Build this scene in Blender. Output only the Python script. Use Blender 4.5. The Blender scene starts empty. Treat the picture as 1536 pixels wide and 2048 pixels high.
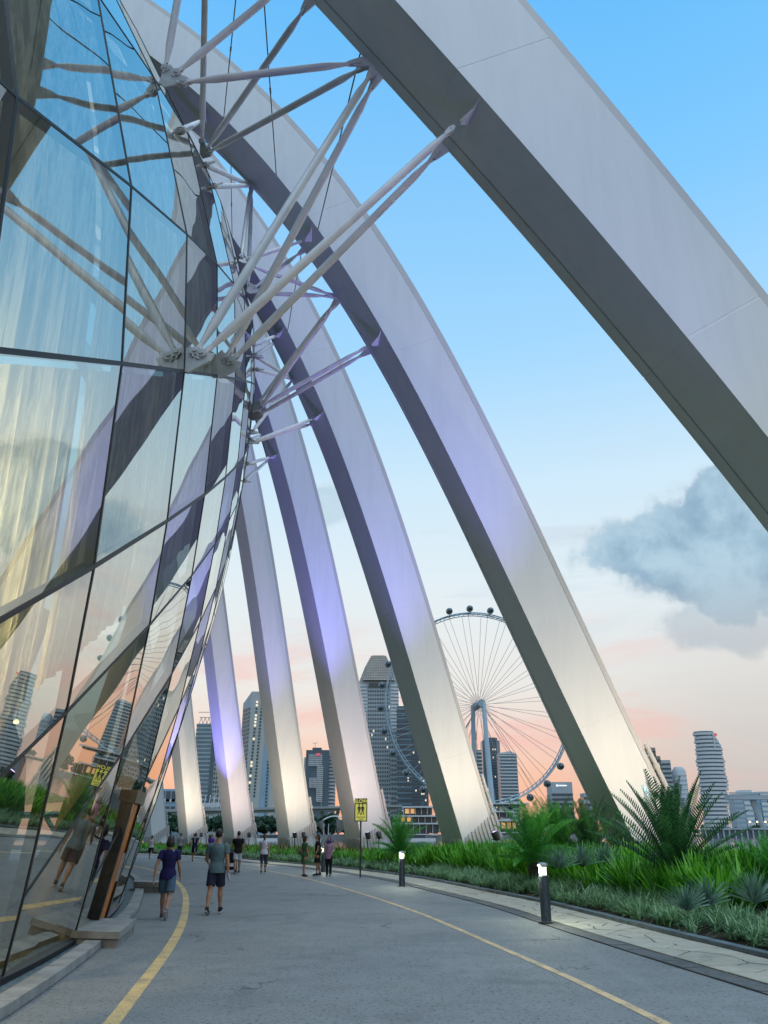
import bpy, bmesh, math, random
import numpy as np
from mathutils import Vector, Matrix, Euler
random.seed(7); np.random.seed(7)
R = math.radians
SC = bpy.context.scene
COL = SC.collection
PI = math.pi

# ------------------------------------------------------------------ camera
PITCH = math.atan(644/1600.0)
CAMH = 1.7
cam_d = bpy.data.cameras.new('camera'); cam = bpy.data.objects.new('camera', cam_d); COL.objects.link(cam)
cam_d.sensor_fit = 'VERTICAL'; cam_d.sensor_height = 24.0; cam_d.sensor_width = 18.0
cam_d.lens = 24.0*1600/2048
cam_d.clip_start = 0.1; cam_d.clip_end = 20000
cam.location = (0, 0, CAMH); cam.rotation_euler = (PI/2+PITCH, 0, 0)
SC.camera = cam
SC.render.resolution_x = 768; SC.render.resolution_y = 1024

# ------------------------------------------------------------------ render / exposure
SC.render.engine = 'CYCLES'
SC.cycles.use_denoising = True
SC.cycles.max_bounces = 8; SC.cycles.diffuse_bounces = 3; SC.cycles.glossy_bounces = 4
SC.cycles.transparent_max_bounces = 12; SC.cycles.transmission_bounces = 4
SC.cycles.sample_clamp_indirect = 6.0
SC.cycles.caustics_reflective = False; SC.cycles.caustics_refractive = False
SC.view_settings.view_transform = 'Standard'; SC.view_settings.look = 'None'
SC.view_settings.exposure = 0.0; SC.view_settings.gamma = 1.0
SC.view_settings.use_curve_mapping = False

def lin(r, g, b, a=1.0):
    f = lambda c: (c/255/12.92) if c/255 <= 0.04045 else ((c/255+0.055)/1.055)**2.4
    return (f(r), f(g), f(b), a)

# ------------------------------------------------------------------ node helper
class NT:
    def __init__(s, tree): s.t = tree; s.n = tree.nodes; s.l = tree.links
    def new(s, typ, **kw):
        n = s.n.new(typ)
        for k, v in kw.items(): setattr(n, k, v)
        return n
    def set(s, sock, v):
        if hasattr(v, 'is_output'): s.l.new(v, sock)
        else: sock.default_value = v
    def math(s, op, a, b=None, c=None, clamp=False):
        n = s.new('ShaderNodeMath', operation=op); n.use_clamp = clamp
        s.set(n.inputs[0], a)
        if b is not None: s.set(n.inputs[1], b)
        if c is not None: s.set(n.inputs[2], c)
        return n.outputs[0]
    def mix(s, fac, a, b, blend='MIX'):
        n = s.new('ShaderNodeMix', data_type='RGBA', blend_type=blend)
        s.set(n.inputs[0], fac); s.set(n.inputs[6], a); s.set(n.inputs[7], b)
        return n.outputs[2]
    def ramp(s, fac, stops, interp='LINEAR'):
        n = s.new('ShaderNodeValToRGB'); cr = n.color_ramp; cr.interpolation = interp
        while len(cr.elements) < len(stops): cr.elements.new(0.5)
        for e, (p, c) in zip(cr.elements, stops): e.position = p; e.color = c if len(c) == 4 else (*c, 1)
        s.set(n.inputs[0], fac); return n.outputs[0]
    def noise(s, vec=None, scale=5, detail=4, rough=0.55, dist=0.0):
        n = s.new('ShaderNodeTexNoise'); n.inputs['Scale'].default_value = scale
        n.inputs['Detail'].default_value = detail; n.inputs['Roughness'].default_value = rough
        n.inputs['Distortion'].default_value = dist
        if vec is not None: s.l.new(vec, n.inputs['Vector'])
        return n.outputs[0]
    def smooth(s, x, a, b):
        n = s.new('ShaderNodeMapRange', interpolation_type='SMOOTHSTEP')
        s.set(n.inputs[0], x); n.inputs[1].default_value = a; n.inputs[2].default_value = b
        n.inputs[3].default_value = 0; n.inputs[4].default_value = 1
        return n.outputs[0]
    def vmath(s, op, a, b=None):
        n = s.new('ShaderNodeVectorMath', operation=op); s.set(n.inputs[0], a)
        if op == 'SCALE': n.inputs['Scale'].default_value = 0.9 if b is None else b; return n.outputs[0]
        if b is not None: s.set(n.inputs[1], b)
        return n.outputs[0] if op not in ('DOT_PRODUCT', 'LENGTH', 'DISTANCE') else n.outputs[1]

# ------------------------------------------------------------------ world: dusk sky
SUN_AZ = R(-5)          # sunset glow, a little left of the view axis
SUN_EL = R(1.5)
W = bpy.data.worlds.new('World'); SC.world = W; W.use_nodes = True
t = NT(W.node_tree); t.n.clear()
tc = t.new('ShaderNodeTexCoord'); D = t.vmath('NORMALIZE', tc.outputs['Generated'])
sep = t.new('ShaderNodeSeparateXYZ'); t.l.new(D, sep.inputs[0])
dx, dy, dz = sep.outputs
az_ = t.math('ABSOLUTE', dz)
up = t.math('MAXIMUM', dz, 0.0)
general = t.ramp(up, [(0.0, lin(194,184,181)), (0.05, lin(205,197,193)), (0.11, lin(214,209,205)), (0.18, lin(224,224,221)), (0.27, lin(226,238,244)),
                      (0.40, lin(208,235,252)), (0.52, lin(172,220,255)), (0.68, lin(130,203,255)), (0.84, lin(98,187,252)), (1.0, lin(82,168,240))])
peach = t.ramp(up, [(0.0, lin(242,176,146)), (0.035, lin(253,186,150)), (0.075, lin(252,204,178)), (0.115, lin(243,222,210)),
                    (0.165, lin(237,235,230)), (0.28, lin(228,240,246)), (0.40, lin(208,235,252)), (0.54, lin(166,218,255)), (0.84, lin(98,187,252)), (1.0, lin(82,168,240))])
hl = t.math('SQRT', t.math('ADD', t.math('MULTIPLY', dx, dx), t.math('MULTIPLY', dy, dy)))
ca = t.math('DIVIDE', t.math('ADD', t.math('MULTIPLY', dx, math.sin(SUN_AZ)), t.math('MULTIPLY', dy, math.cos(SUN_AZ))), t.math('MAXIMUM', hl, 0.001))
pw = t.smooth(ca, 0.87, 0.99)
base = t.mix(pw, general, peach)
# physical sky adds the natural brightening toward the sunset
nish = t.new('ShaderNodeTexSky', sky_type='NISHITA'); nish.sun_disc = False
nish.sun_elevation = SUN_EL; nish.sun_rotation = SUN_AZ; nish.altitude = 10
base = t.mix(1.0, base, t.mix(1.0, nish.outputs[0], (0.0015, 0.0015, 0.0015, 1), 'MULTIPLY'), 'ADD')
# thin streaks low in the sky (flattened noise)
mp = t.new('ShaderNodeMapping'); mp.inputs['Scale'].default_value = (1, 1, 5.0); t.l.new(D, mp.inputs[0])
st = t.noise(mp.outputs[0], 4.2, 6, 0.6, 0.4)
stm = t.math('MULTIPLY', t.smooth(st, 0.50, 0.68), t.math('MULTIPLY', t.smooth(up, 0.02, 0.10), t.math('SUBTRACT', 1.0, t.smooth(up, 0.15, 0.28))))
base = t.mix(t.math('MULTIPLY', t.math('MULTIPLY', stm, 0.5), t.math('ADD', 0.55, t.math('MULTIPLY', pw, 0.45))), base, lin(250,186,176))
st2 = t.noise(mp.outputs[0], 2.3, 7, 0.62, 0.6)
stm2 = t.math('MULTIPLY', t.smooth(st2, 0.50, 0.66), t.math('MULTIPLY', t.smooth(up, 0.14, 0.26), t.math('SUBTRACT', 1.0, t.smooth(up, 0.36, 0.6))))
base = t.mix(t.math('MULTIPLY', stm2, 0.55), base, lin(206,220,232))
# the grey-blue cumulus banks
warp = t.new('ShaderNodeTexNoise'); warp.inputs['Scale'].default_value = 9; warp.inputs['Detail'].default_value = 9; warp.inputs['Roughness'].default_value = 0.56
t.l.new(D, warp.inputs['Vector'])
wn = warp.outputs[0]
wn2 = t.noise(D, 26, 6, 0.6)
def cloud(px, py, rx, rz, tilt=0.0):
    u = (px-768)/1600; v = (1024-py)/1600
    d = Vector((u, math.cos(PITCH)-v*math.sin(PITCH), math.sin(PITCH)+v*math.cos(PITCH))).normalized()
    right = Vector((d.y, -d.x, 0)).normalized(); upv = right.cross(d)
    a = t.vmath('DOT_PRODUCT', D, tuple(right)); b = t.vmath('DOT_PRODUCT', D, tuple(upv))
    f = t.vmath('DOT_PRODUCT', D, tuple(d))
    b = t.math('SUBTRACT', b, t.math('MULTIPLY', a, tilt))
    q = t.math('SQRT', t.math('ADD', t.math('POWER', t.math('ABSOLUTE', t.math('DIVIDE', a, rx)), 2.0), t.math('POWER', t.math('ABSOLUTE', t.math('DIVIDE', b, rz)), 2.0)))
    q = t.math('ADD', q, t.math('MULTIPLY', t.math('SUBTRACT', wn, 0.5), 2.6))
    q = t.math('ADD', q, t.math('MULTIPLY', t.math('SUBTRACT', wn2, 0.5), 0.30))
    return t.math('MULTIPLY', t.math('SUBTRACT', 1.0, t.smooth(q, 0.66, 1.06)), t.smooth(f, 0.2, 0.5))
m1 = cloud(1420, 1120, 0.150, 0.070, -0.10)
m1b = cloud(1560, 1010, 0.16, 0.085, 0.0)
m2_ = cloud(1500, 1235, 0.16, 0.036)
m3_ = cloud(640, 1010, 0.05, 0.03)
m4_ = cloud(-700, 900, 0.2, 0.05)
cm = t.math('MAXIMUM', t.math('MAXIMUM', m1, m1b), t.math('MULTIPLY', t.math('MAXIMUM', t.math('MAXIMUM', m2_, m3_), m4_), 0.6))
ccol = t.mix(t.smooth(t.math('ADD', t.math('MULTIPLY', wn, 0.75), t.math('MULTIPLY', wn2, 0.25)), 0.40, 0.60), lin(178,208,226), lin(126,163,190))
ccol = t.mix(t.smooth(cm, 0.25, 0.95), lin(200,216,226), ccol)
ccol = t.mix(t.math('SUBTRACT', 1.0, t.smooth(up, 0.18, 0.30)), ccol, lin(172,182,192))
base = t.mix(t.math('MULTIPLY', cm, 0.92), base, ccol)
below = t.smooth(dz, -0.02, 0.0)
base = t.mix(below, lin(120,120,126), base)
bg = t.new('ShaderNodeBackground'); t.l.new(base, bg.inputs[0]); bg.inputs[1].default_value = 1.0
wo = t.new('ShaderNodeOutputWorld'); t.l.new(bg.outputs[0], wo.inputs[0])

# one very soft sun: added overhead as fill to brighten the ground, almost shadowless
sd = bpy.data.lights.new('fill_sun', 'SUN'); sd.energy = 2.0; sd.angle = R(50); sd.color = (0.94, 0.98, 1.0)
so = bpy.data.objects.new('fill_sun', sd); COL.objects.link(so)
_d = Vector((0.12, -0.16, 1.0)).normalized()
so.rotation_euler = (-_d).to_track_quat('-Z', 'Y').to_euler()

# ------------------------------------------------------------------ pixel -> world (only used to survey positions)
def pray(x, y):
    u = (x-768)/1600; v = (1024-y)/1600
    return Vector((u, math.cos(PITCH)-v*math.sin(PITCH), math.sin(PITCH)+v*math.cos(PITCH)))
def gnd(x, y, z=0.0):
    d = pray(x, y); k = (z-CAMH)/d.z
    return Vector((d.x*k, d.y*k, z))
def at(x, y, Y):
    d = pray(x, y); k = Y/d.y
    return Vector((d.x*k, Y, CAMH+d.z*k))

# ------------------------------------------------------------------ mesh builder
class MB:
    def __init__(s): s.v = []; s.f = []
    def add(s, vs, fs):
        o = len(s.v); s.v += [tuple(p) for p in vs]; s.f += [tuple(i+o for i in f) for f in fs]; return s
    def box(s, c, size, M=None):
        x, y, z = (k/2 for k in size); vs = [Vector((sx*x, sy*y, sz*z)) for sz in (-1, 1) for sy in (-1, 1) for sx in (-1, 1)]
        if M is not None: vs = [M @ p for p in vs]
        vs = [p+Vector(c) for p in vs]
        return s.add(vs, [(0,2,3,1), (4,5,7,6), (0,1,5,4), (2,6,7,3), (0,4,6,2), (1,3,7,5)])
    def tube(s, pts, rs, n=8, cap=True, flat=1.0):
        pts = [Vector(p) for p in pts]
        if not hasattr(rs, '__len__'): rs = [rs]*len(pts)
        vs = []; ref = None
        for i, p in enumerate(pts):
            d = (pts[min(i+1, len(pts)-1)]-pts[max(i-1, 0)]).normalized()
            if ref is None: ref = Vector((0, 0, 1)) if abs(d.z) < 0.9 else Vector((1, 0, 0))
            a = d.cross(ref).normalized(); b = a.cross(d).normalized(); ref = b
            for k in range(n):
                w = 2*PI*k/n; vs.append(p+a*(math.cos(w)*rs[i])+b*(math.sin(w)*rs[i]*flat))
        fs = []
        for i in range(len(pts)-1):
            for k in range(n):
                fs.append((i*n+k, (i+1)*n+k, (i+1)*n+(k+1) % n, i*n+(k+1) % n))
        if cap:
            fs.append(tuple(range(n))); fs.append(tuple((len(pts)-1)*n+k for k in reversed(range(n))))
        return s.add(vs, fs)
    def loft(s, rings, n=16):
        """rings: (cx, cy, cz, rx, ry) horizontal ellipses"""
        vs = []
        for cx, cy, cz, rx, ry in rings:
            for k in range(n):
                w = 2*PI*k/n; vs.append((cx+rx*math.cos(w), cy+ry*math.sin(w), cz))
        fs = []
        for i in range(len(rings)-1):
            for k in range(n): fs.append((i*n+k, i*n+(k+1) % n, (i+1)*n+(k+1) % n, (i+1)*n+k))
        fs.append(tuple(reversed(range(n)))); fs.append(tuple((len(rings)-1)*n+k for k in range(n)))
        return s.add(vs, fs)
    def ell(s, c, r, n=12, m=8, M=None):
        vs = [(0, 0, -1)]
        for i in range(1, m):
            ph = -PI/2+PI*i/m
            for k in range(n): vs.append((math.cos(ph)*math.cos(2*PI*k/n), math.cos(ph)*math.sin(2*PI*k/n), math.sin(ph)))
        vs.append((0, 0, 1)); fs = []
        for k in range(n): fs.append((0, 1+(k+1) % n, 1+k))
        for i in range(m-2):
            for k in range(n): fs.append((1+i*n+k, 1+i*n+(k+1) % n, 1+(i+1)*n+(k+1) % n, 1+(i+1)*n+k))
        l = len(vs)-1
        for k in range(n): fs.append((1+(m-2)*n+k, 1+(m-2)*n+(k+1) % n, l))
        out = []
        for p in vs:
            q = Vector((p[0]*r[0], p[1]*r[1], p[2]*r[2]))
            if M is not None: q = M @ q
            out.append(q+Vector(c))
        return s.add(out, fs)
    def prism(s, poly, z0, z1):
        n = len(poly); vs = [(p[0], p[1], z0) for p in poly]+[(p[0], p[1], z1) for p in poly]
        fs = [tuple(reversed(range(n))), tuple(range(n, 2*n))]+[(k, (k+1) % n, n+(k+1) % n, n+k) for k in range(n)]
        return s.add(vs, fs)
    def plate(s, pts, nrm, th):
        """polygon given in 3-D, thickened along nrm"""
        n = len(pts); h = Vector(nrm).normalized()*th/2
        vs = [Vector(p)-h for p in pts]+[Vector(p)+h for p in pts]
        return s.add(vs, [tuple(reversed(range(n))), tuple(range(n, 2*n))]+[(k, (k+1) % n, n+(k+1) % n, n+k) for k in range(n)])
    def mesh(s, name, mat=None, smooth=False, fix=True):
        me = bpy.data.meshes.new(name); me.from_pydata(s.v, [], s.f)
        if fix:
            bm = bmesh.new(); bm.from_mesh(me); bmesh.ops.recalc_face_normals(bm, faces=bm.faces); bm.to_mesh(me); bm.free()
        if mat: me.materials.append(mat)
        if smooth:
            me.polygons.foreach_set('use_smooth', [True]*len(me.polygons))
            if smooth != 'all': me.set_sharp_from_angle(angle=R(40))
        me.update(); return me
    def build(s, name, mat=None, parent=None, smooth=False, fix=True):
        return link(name, s.mesh(name, mat, smooth, fix), parent)

def link(name, data, parent=None):
    o = bpy.data.objects.new(name, data); COL.objects.link(o)
    if parent is not None: o.parent = parent
    return o
def thing(name, label, cat, loc=(0, 0, 0), rz=0.0, group=None):
    o = bpy.data.objects.new(name, None); COL.objects.link(o); o.empty_display_size = 0.2
    o.location = loc; o.rotation_euler = (0, 0, rz); o['label'] = label; o['category'] = cat
    if group: o['group'] = group
    return o
def tag(o, label, cat, group=None, kind=None):
    if label: o['label'] = label
    if cat: o['category'] = cat
    if group: o['group'] = group
    if kind: o['kind'] = kind
    return o
def struct(o): o['kind'] = 'structure'; return o
def copy_tree(o, parent=None):
    c = o.copy(); COL.objects.link(c)
    if parent is not None: c.parent = parent
    for ch in list(o.children): copy_tree(ch, c)
    return c
def np_mesh(name, V, Q, mat, smooth=True):
    """big meshes of quads from numpy arrays"""
    me = bpy.data.meshes.new(name); V = np.asarray(V, np.float32); Q = np.asarray(Q, np.int32)
    me.vertices.add(len(V)); me.vertices.foreach_set('co', V.ravel())
    me.loops.add(Q.size); me.loops.foreach_set('vertex_index', Q.ravel())
    me.polygons.add(len(Q)); me.polygons.foreach_set('loop_start', np.arange(len(Q), dtype=np.int32)*Q.shape[1])
    me.polygons.foreach_set('use_smooth', np.ones(len(Q), bool))
    me.materials.append(mat); me.update(calc_edges=True); me.validate(); return me

# ------------------------------------------------------------------ materials
def pmat(name, col, rough=0.6, metal=0.0, spec=0.5, var=0.0, vscale=3.0, bump=0.0, bscale=40.0, col2=None, emit=None, estr=0.0, coord='Object', detail=5):
    m = bpy.data.materials.new(name); m.use_nodes = True; t = NT(m.node_tree); b = t.n['Principled BSDF']
    col = (*col[:3], 1)
    b.inputs['Roughness'].default_value = rough; b.inputs['Metallic'].default_value = metal
    b.inputs['Specular IOR Level'].default_value = spec
    tc = t.new('ShaderNodeTexCoord'); v = tc.outputs[coord]
    if var or col2:
        n = t.noise(v, vscale, detail, 0.6)
        c2 = (*col2[:3], 1) if col2 else tuple(min(1, c*(1+var)) for c in col[:3])+(1,)
        c1 = col if col2 else tuple(c*(1-var) for c in col[:3])+(1,)
        t.l.new(t.mix(t.smooth(n, 0.32, 0.68), c1, c2), b.inputs['Base Color'])
    else: b.inputs['Base Color'].default_value = col
    if bump:
        bp = t.new('ShaderNodeBump'); bp.inputs['Strength'].default_value = bump; bp.inputs['Distance'].default_value = 0.02
        t.l.new(t.noise(v, bscale, 4, 0.6), bp.inputs['Height']); t.l.new(bp.outputs[0], b.inputs['Normal'])
    if emit:
        b.inputs['Emission Color'].default_value = (*emit[:3], 1); b.inputs['Emission Strength'].default_value = estr
    return m
def leafmat(name, c1, c2, scale=1.5, rough=0.45):
    m = bpy.data.materials.new(name); m.use_nodes = True; t = NT(m.node_tree); b = t.n['Principled BSDF']
    tc = t.new('ShaderNodeTexCoord'); geo = t.new('ShaderNodeNewGeometry')
    n = t.noise(geo.outputs['Position'], scale, 5, 0.65)
    rnd = geo.outputs['Random Per Island']
    f = t.math('ADD', t.math('MULTIPLY', n, 0.9), t.math('MULTIPLY', t.math('SUBTRACT', rnd, 0.5), 0.7))
    col = t.mix(t.smooth(f, 0.2, 0.8), (*c1, 1), (*c2, 1))
    t.l.new(col, b.inputs['Base Color']); b.inputs['Roughness'].default_value = rough
    b.inputs['Specular IOR Level'].default_value = 0.35
    tr = t.new('ShaderNodeBsdfTranslucent'); t.l.new(col, tr.inputs[0])
    mx = t.new('ShaderNodeMixShader'); mx.inputs[0].default_value = 0.3
    t.l.new(b.outputs[0], mx.inputs[1]); t.l.new(tr.outputs[0], mx.inputs[2])
    t.l.new(mx.outputs[0], t.n['Material Output'].inputs[0]); return m

M = {}
def ribmat(name, c):
    m = bpy.data.materials.new(name); m.use_nodes = True; t = NT(m.node_tree); b = t.n['Principled BSDF']
    geo = t.new('ShaderNodeNewGeometry'); mp = t.new('ShaderNodeMapping'); mp.inputs['Scale'].default_value = (1, 1, 0.12)
    t.l.new(geo.outputs['Position'], mp.inputs[0])
    n = t.noise(mp.outputs[0], 2.2, 7, 0.65); n2 = t.noise(geo.outputs['Position'], 0.35, 3)
    f = t.math('ADD', t.math('MULTIPLY', t.smooth(n, 0.35, 0.75), 0.6), t.math('MULTIPLY', n2, 0.4))
    t.l.new(t.mix(f, (*c, 1), (c[0]*0.88, c[1]*0.885, c[2]*0.89, 1)), b.inputs['Base Color'])
    b.inputs['Roughness'].default_value = 0.5; b.inputs['Specular IOR Level'].default_value = 0.35
    bp = t.new('ShaderNodeBump'); bp.inputs['Strength'].default_value = 0.06; bp.inputs['Distance'].default_value = 0.03
    t.l.new(t.noise(geo.outputs['Position'], 1.6, 2), bp.inputs['Height']); t.l.new(bp.outputs[0], b.inputs['Normal'])
    return m
M['rib'] = ribmat('rib_white_paint', (0.64, 0.67, 0.68))
M['rib_flange'] = ribmat('rib_flange_paint', (0.50, 0.50, 0.49))
M['strut'] = pmat('strut_paint', (0.62, 0.62, 0.63), 0.42, 0, 0.5, 0.08, 1.2, 0.05, 30)
M['plate'] = pmat('node_plate_paint', (0.42, 0.44, 0.45), 0.5, 0, 0.5, 0.1, 4)
M['cable'] = pmat('steel_cable', (0.06, 0.065, 0.07), 0.5, 0.6)
M['mullion'] = pmat('mullion_dark', (0.012, 0.015, 0.018), 0.5, 0.2)
M['bronze'] = pmat('bronze_frame', (0.055, 0.05, 0.045), 0.35, 0.7, 0.5, 0.2, 6)
M['steel'] = pmat('stainless', (0.5, 0.5, 0.5), 0.3, 0.9)
M['amber'] = pmat('glowing_timber_panel', (0.26, 0.10, 0.02), 0.5, 0, 0.5, 0.3, 3, emit=(0.9, 0.32, 0.05), estr=0.07)  # amber interior light put into the door colour and a slight glow
M['lamp_warm'] = pmat('lamp_warm', (0.9, 0.85, 0.7), 0.4, emit=(1.0, 0.92, 0.78), estr=1.5)
M['lamp_purple'] = pmat('lamp_purple', (0.6, 0.5, 0.9), 0.4, emit=(0.62, 0.48, 1.0), estr=14.0)
M['lamp_in'] = pmat('lamp_interior', (0.9, 0.85, 0.7), 0.4, emit=(1.0, 0.72, 0.36), estr=2.5)
M['bollard'] = pmat('bollard_metal', (0.075, 0.095, 0.115), 0.35, 0.6, 0.5, 0.15, 12)
M['black'] = pmat('black_paint', (0.02, 0.02, 0.022), 0.4)
M['concrete'] = pmat('concrete', (0.20, 0.20, 0.195), 0.85, 0, 0.3, 0.3, 1.8, 0.35, 60)
M['concrete_pale'] = pmat('concrete_pale', (0.26, 0.265, 0.255), 0.85, 0, 0.3, 0.2, 2.5, 0.3, 50)
M['granite'] = pmat('granite_dark', (0.075, 0.08, 0.08), 0.6, 0, 0.4, 0.3, 8, 0.25, 120)
M['edging'] = pmat('edging_stone', (0.10, 0.135, 0.15), 0.65, 0, 0.4, 0.25, 3, 0.2, 60)
M['mortar'] = pmat('mortar', (0.12, 0.115, 0.11), 0.9, 0, 0.2, 0.3, 5)
M['soil'] = pmat('soil', (0.035, 0.028, 0.02), 0.95, 0, 0.1, 0.4, 3, 0.6, 20)
M['gravel'] = pmat('drain_gravel', (0.12, 0.16, 0.17), 0.8, 0, 0.3, 0.5, 22, 0.6, 60)
M['floor_in'] = pmat('interior_floor', (0.10, 0.095, 0.07), 0.7, 0, 0.3, 0.2, 1)
M['wall_in'] = pmat('interior_wall', (0.13, 0.13, 0.10), 0.8, 0, 0.3, 0.15, 0.6)
M['col_in'] = pmat('interior_column', (0.58, 0.48, 0.32), 0.7, 0, 0.3, 0.1, 1)
M['yellow'] = None
def stone_mat():
    m = bpy.data.materials.new('paving_stone'); m.use_nodes = True; t = NT(m.node_tree); b = t.n['Principled BSDF']
    geo = t.new('ShaderNodeNewGeometry'); oi = t.new('ShaderNodeObjectInfo')
    n = t.noise(geo.outputs['Position'], 3.0, 8, 0.65); n2 = t.noise(geo.outputs['Position'], 60, 3)
    c = t.mix(t.smooth(n, 0.3, 0.7), (0.30, 0.275, 0.21, 1), (0.41, 0.38, 0.30, 1))
    c = t.mix(t.math('MULTIPLY', oi.outputs['Random'], 0.35), c, (0.33, 0.32, 0.27, 1))
    c = t.mix(t.math('MULTIPLY', t.smooth(n2, 0.6, 0.75), 0.3), c, (0.2, 0.2, 0.19, 1))
    t.l.new(c, b.inputs['Base Color']); b.inputs['Roughness'].default_value = 0.75
    bp = t.new('ShaderNodeBump'); bp.inputs['Strength'].default_value = 0.3; bp.inputs['Distance'].default_value = 0.01
    t.l.new(t.noise(geo.outputs['Position'], 25, 6), bp.inputs['Height']); t.l.new(bp.outputs[0], b.inputs['Normal'])
    return m
M['stone'] = stone_mat()
def asphalt_mat():
    m = bpy.data.materials.new('asphalt'); m.use_nodes = True; t = NT(m.node_tree); b = t.n['Principled BSDF']
    geo = t.new('ShaderNodeNewGeometry'); P = geo.outputs['Position']
    big = t.noise(P, 0.22, 6, 0.6); mid = t.noise(P, 1.7, 6, 0.65); fine = t.noise(P, 55, 3, 0.7); sp = t.noise(P, 18, 4, 0.75)
    c = t.mix(t.smooth(big, 0.3, 0.7), (0.146, 0.158, 0.158, 1), (0.198, 0.210, 0.207, 1))
    c = t.mix(t.math('MULTIPLY', t.smooth(mid, 0.35, 0.7), 0.35), c, (0.105, 0.118, 0.124, 1))
    c = t.mix(t.math('MULTIPLY', t.smooth(fine, 0.45, 0.60), 0.55), c, (0.27, 0.285, 0.28, 1))
    c = t.mix(t.math('MULTIPLY', t.smooth(sp, 0.55, 0.63), 0.85), c, (0.030, 0.036, 0.038, 1))
    pt_ = t.noise(P, 7.5, 6, 0.8)
    c = t.mix(t.math('MULTIPLY', t.smooth(pt_, 0.57, 0.66), 0.42), c, (0.050, 0.058, 0.060, 1))
    c = t.mix(t.math('MULTIPLY', t.smooth(pt_, 0.43, 0.34), 0.0), c, (0.2, 0.2, 0.2, 1))
    # long faint tyre-polished streaks, darker worn patches and a few hairline cracks
    mp = t.new('ShaderNodeMapping'); mp.inputs['Scale'].default_value = (1.2, 0.12, 1); mp.inputs['Rotation'].default_value = (0, 0, R(-14)); t.l.new(P, mp.inputs[0])
    stv = t.noise(mp.outputs[0], 1.3, 4)
    c = t.mix(t.math('MULTIPLY', t.smooth(stv, 0.5, 0.72), 0.35), c, (0.24, 0.25, 0.25, 1))
    old = t.noise(P, 0.5, 7, 0.7, 0.5)
    c = t.mix(t.math('MULTIPLY', t.smooth(old, 0.54, 0.62), 0.28), c, (0.075, 0.085, 0.088, 1))
    vor = t.new('ShaderNodeTexVoronoi', feature='DISTANCE_TO_EDGE'); vor.inputs['Scale'].default_value = 0.33
    wv = t.new('ShaderNodeTexNoise'); wv.inputs['Scale'].default_value = 2.5; wv.inputs['Detail'].default_value = 6; t.l.new(P, wv.inputs['Vector'])
    t.l.new(t.vmath('ADD', P, t.vmath('SCALE', wv.outputs['Color'])), vor.inputs['Vector'])
    crk = t.math('MULTIPLY', t.math('SUBTRACT', 1.0, t.smooth(vor.outputs[0], 0.003, 0.012)), t.smooth(t.noise(P, 0.35, 2), 0.52, 0.6))
    c = t.mix(t.math('MULTIPLY', crk, 0.7), c, (0.03, 0.034, 0.036, 1))
    t.l.new(c, b.inputs['Base Color'])
    t.l.new(t.math('ADD', 0.62, t.math('MULTIPLY', mid, 0.3)), b.inputs['Roughness']); b.inputs['Specular IOR Level'].default_value = 0.4
    bp = t.new('ShaderNodeBump'); bp.inputs['Strength'].default_value = 0.55; bp.inputs['Distance'].default_value = 0.012
    t.l.new(t.math('ADD', fine, t.math('MULTIPLY', sp, 0.8)), bp.inputs['Height']); t.l.new(bp.outputs[0], b.inputs['Normal'])
    return m
M['asphalt'] = asphalt_mat()
def yellow_mat(name, c1):
    m = bpy.data.materials.new(name); m.use_nodes = True; t = NT(m.node_tree); b = t.n['Principled BSDF']
    geo = t.new('ShaderNodeNewGeometry'); P = geo.outputs['Position']
    a = t.noise(P, 30, 5, 0.75); bb = t.noise(P, 2.2, 5, 0.6)
    f = t.math('ADD', t.math('MULTIPLY', a, 0.6), t.math('MULTIPLY', bb, 0.5))
    c = t.mix(t.smooth(f, 0.50, 0.66), (*c1, 1), (0.24, 0.20, 0.13, 1))
    t.l.new(c, b.inputs['Base Color']); b.inputs['Roughness'].default_value = 0.7; return m
M['yellow'] = yellow_mat('road_paint_yellow', (0.60, 0.42, 0.17))
M['yellow_pale'] = yellow_mat('road_paint_pale_yellow', (0.60, 0.42, 0.22))
def water_mat():
    m = bpy.data.materials.new('bay_water'); m.use_nodes = True; t = NT(m.node_tree); b = t.n['Principled BSDF']
    b.inputs['Base Color'].default_value = (0.03, 0.05, 0.055, 1); b.inputs['Roughness'].default_value = 0.06
    b.inputs['IOR'].default_value = 1.33
    geo = t.new('ShaderNodeNewGeometry'); mp = t.new('ShaderNodeMapping'); mp.inputs['Scale'].default_value = (0.25, 0.6, 1); t.l.new(geo.outputs['Position'], mp.inputs[0])
    bp = t.new('ShaderNodeBump'); bp.inputs['Strength'].default_value = 0.12; bp.inputs['Distance'].default_value = 0.3
    t.l.new(t.noise(mp.outputs[0], 1.0, 6, 0.6), bp.inputs['Height']); t.l.new(bp.outputs[0], b.inputs['Normal']); return m
M['water'] = water_mat()
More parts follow.
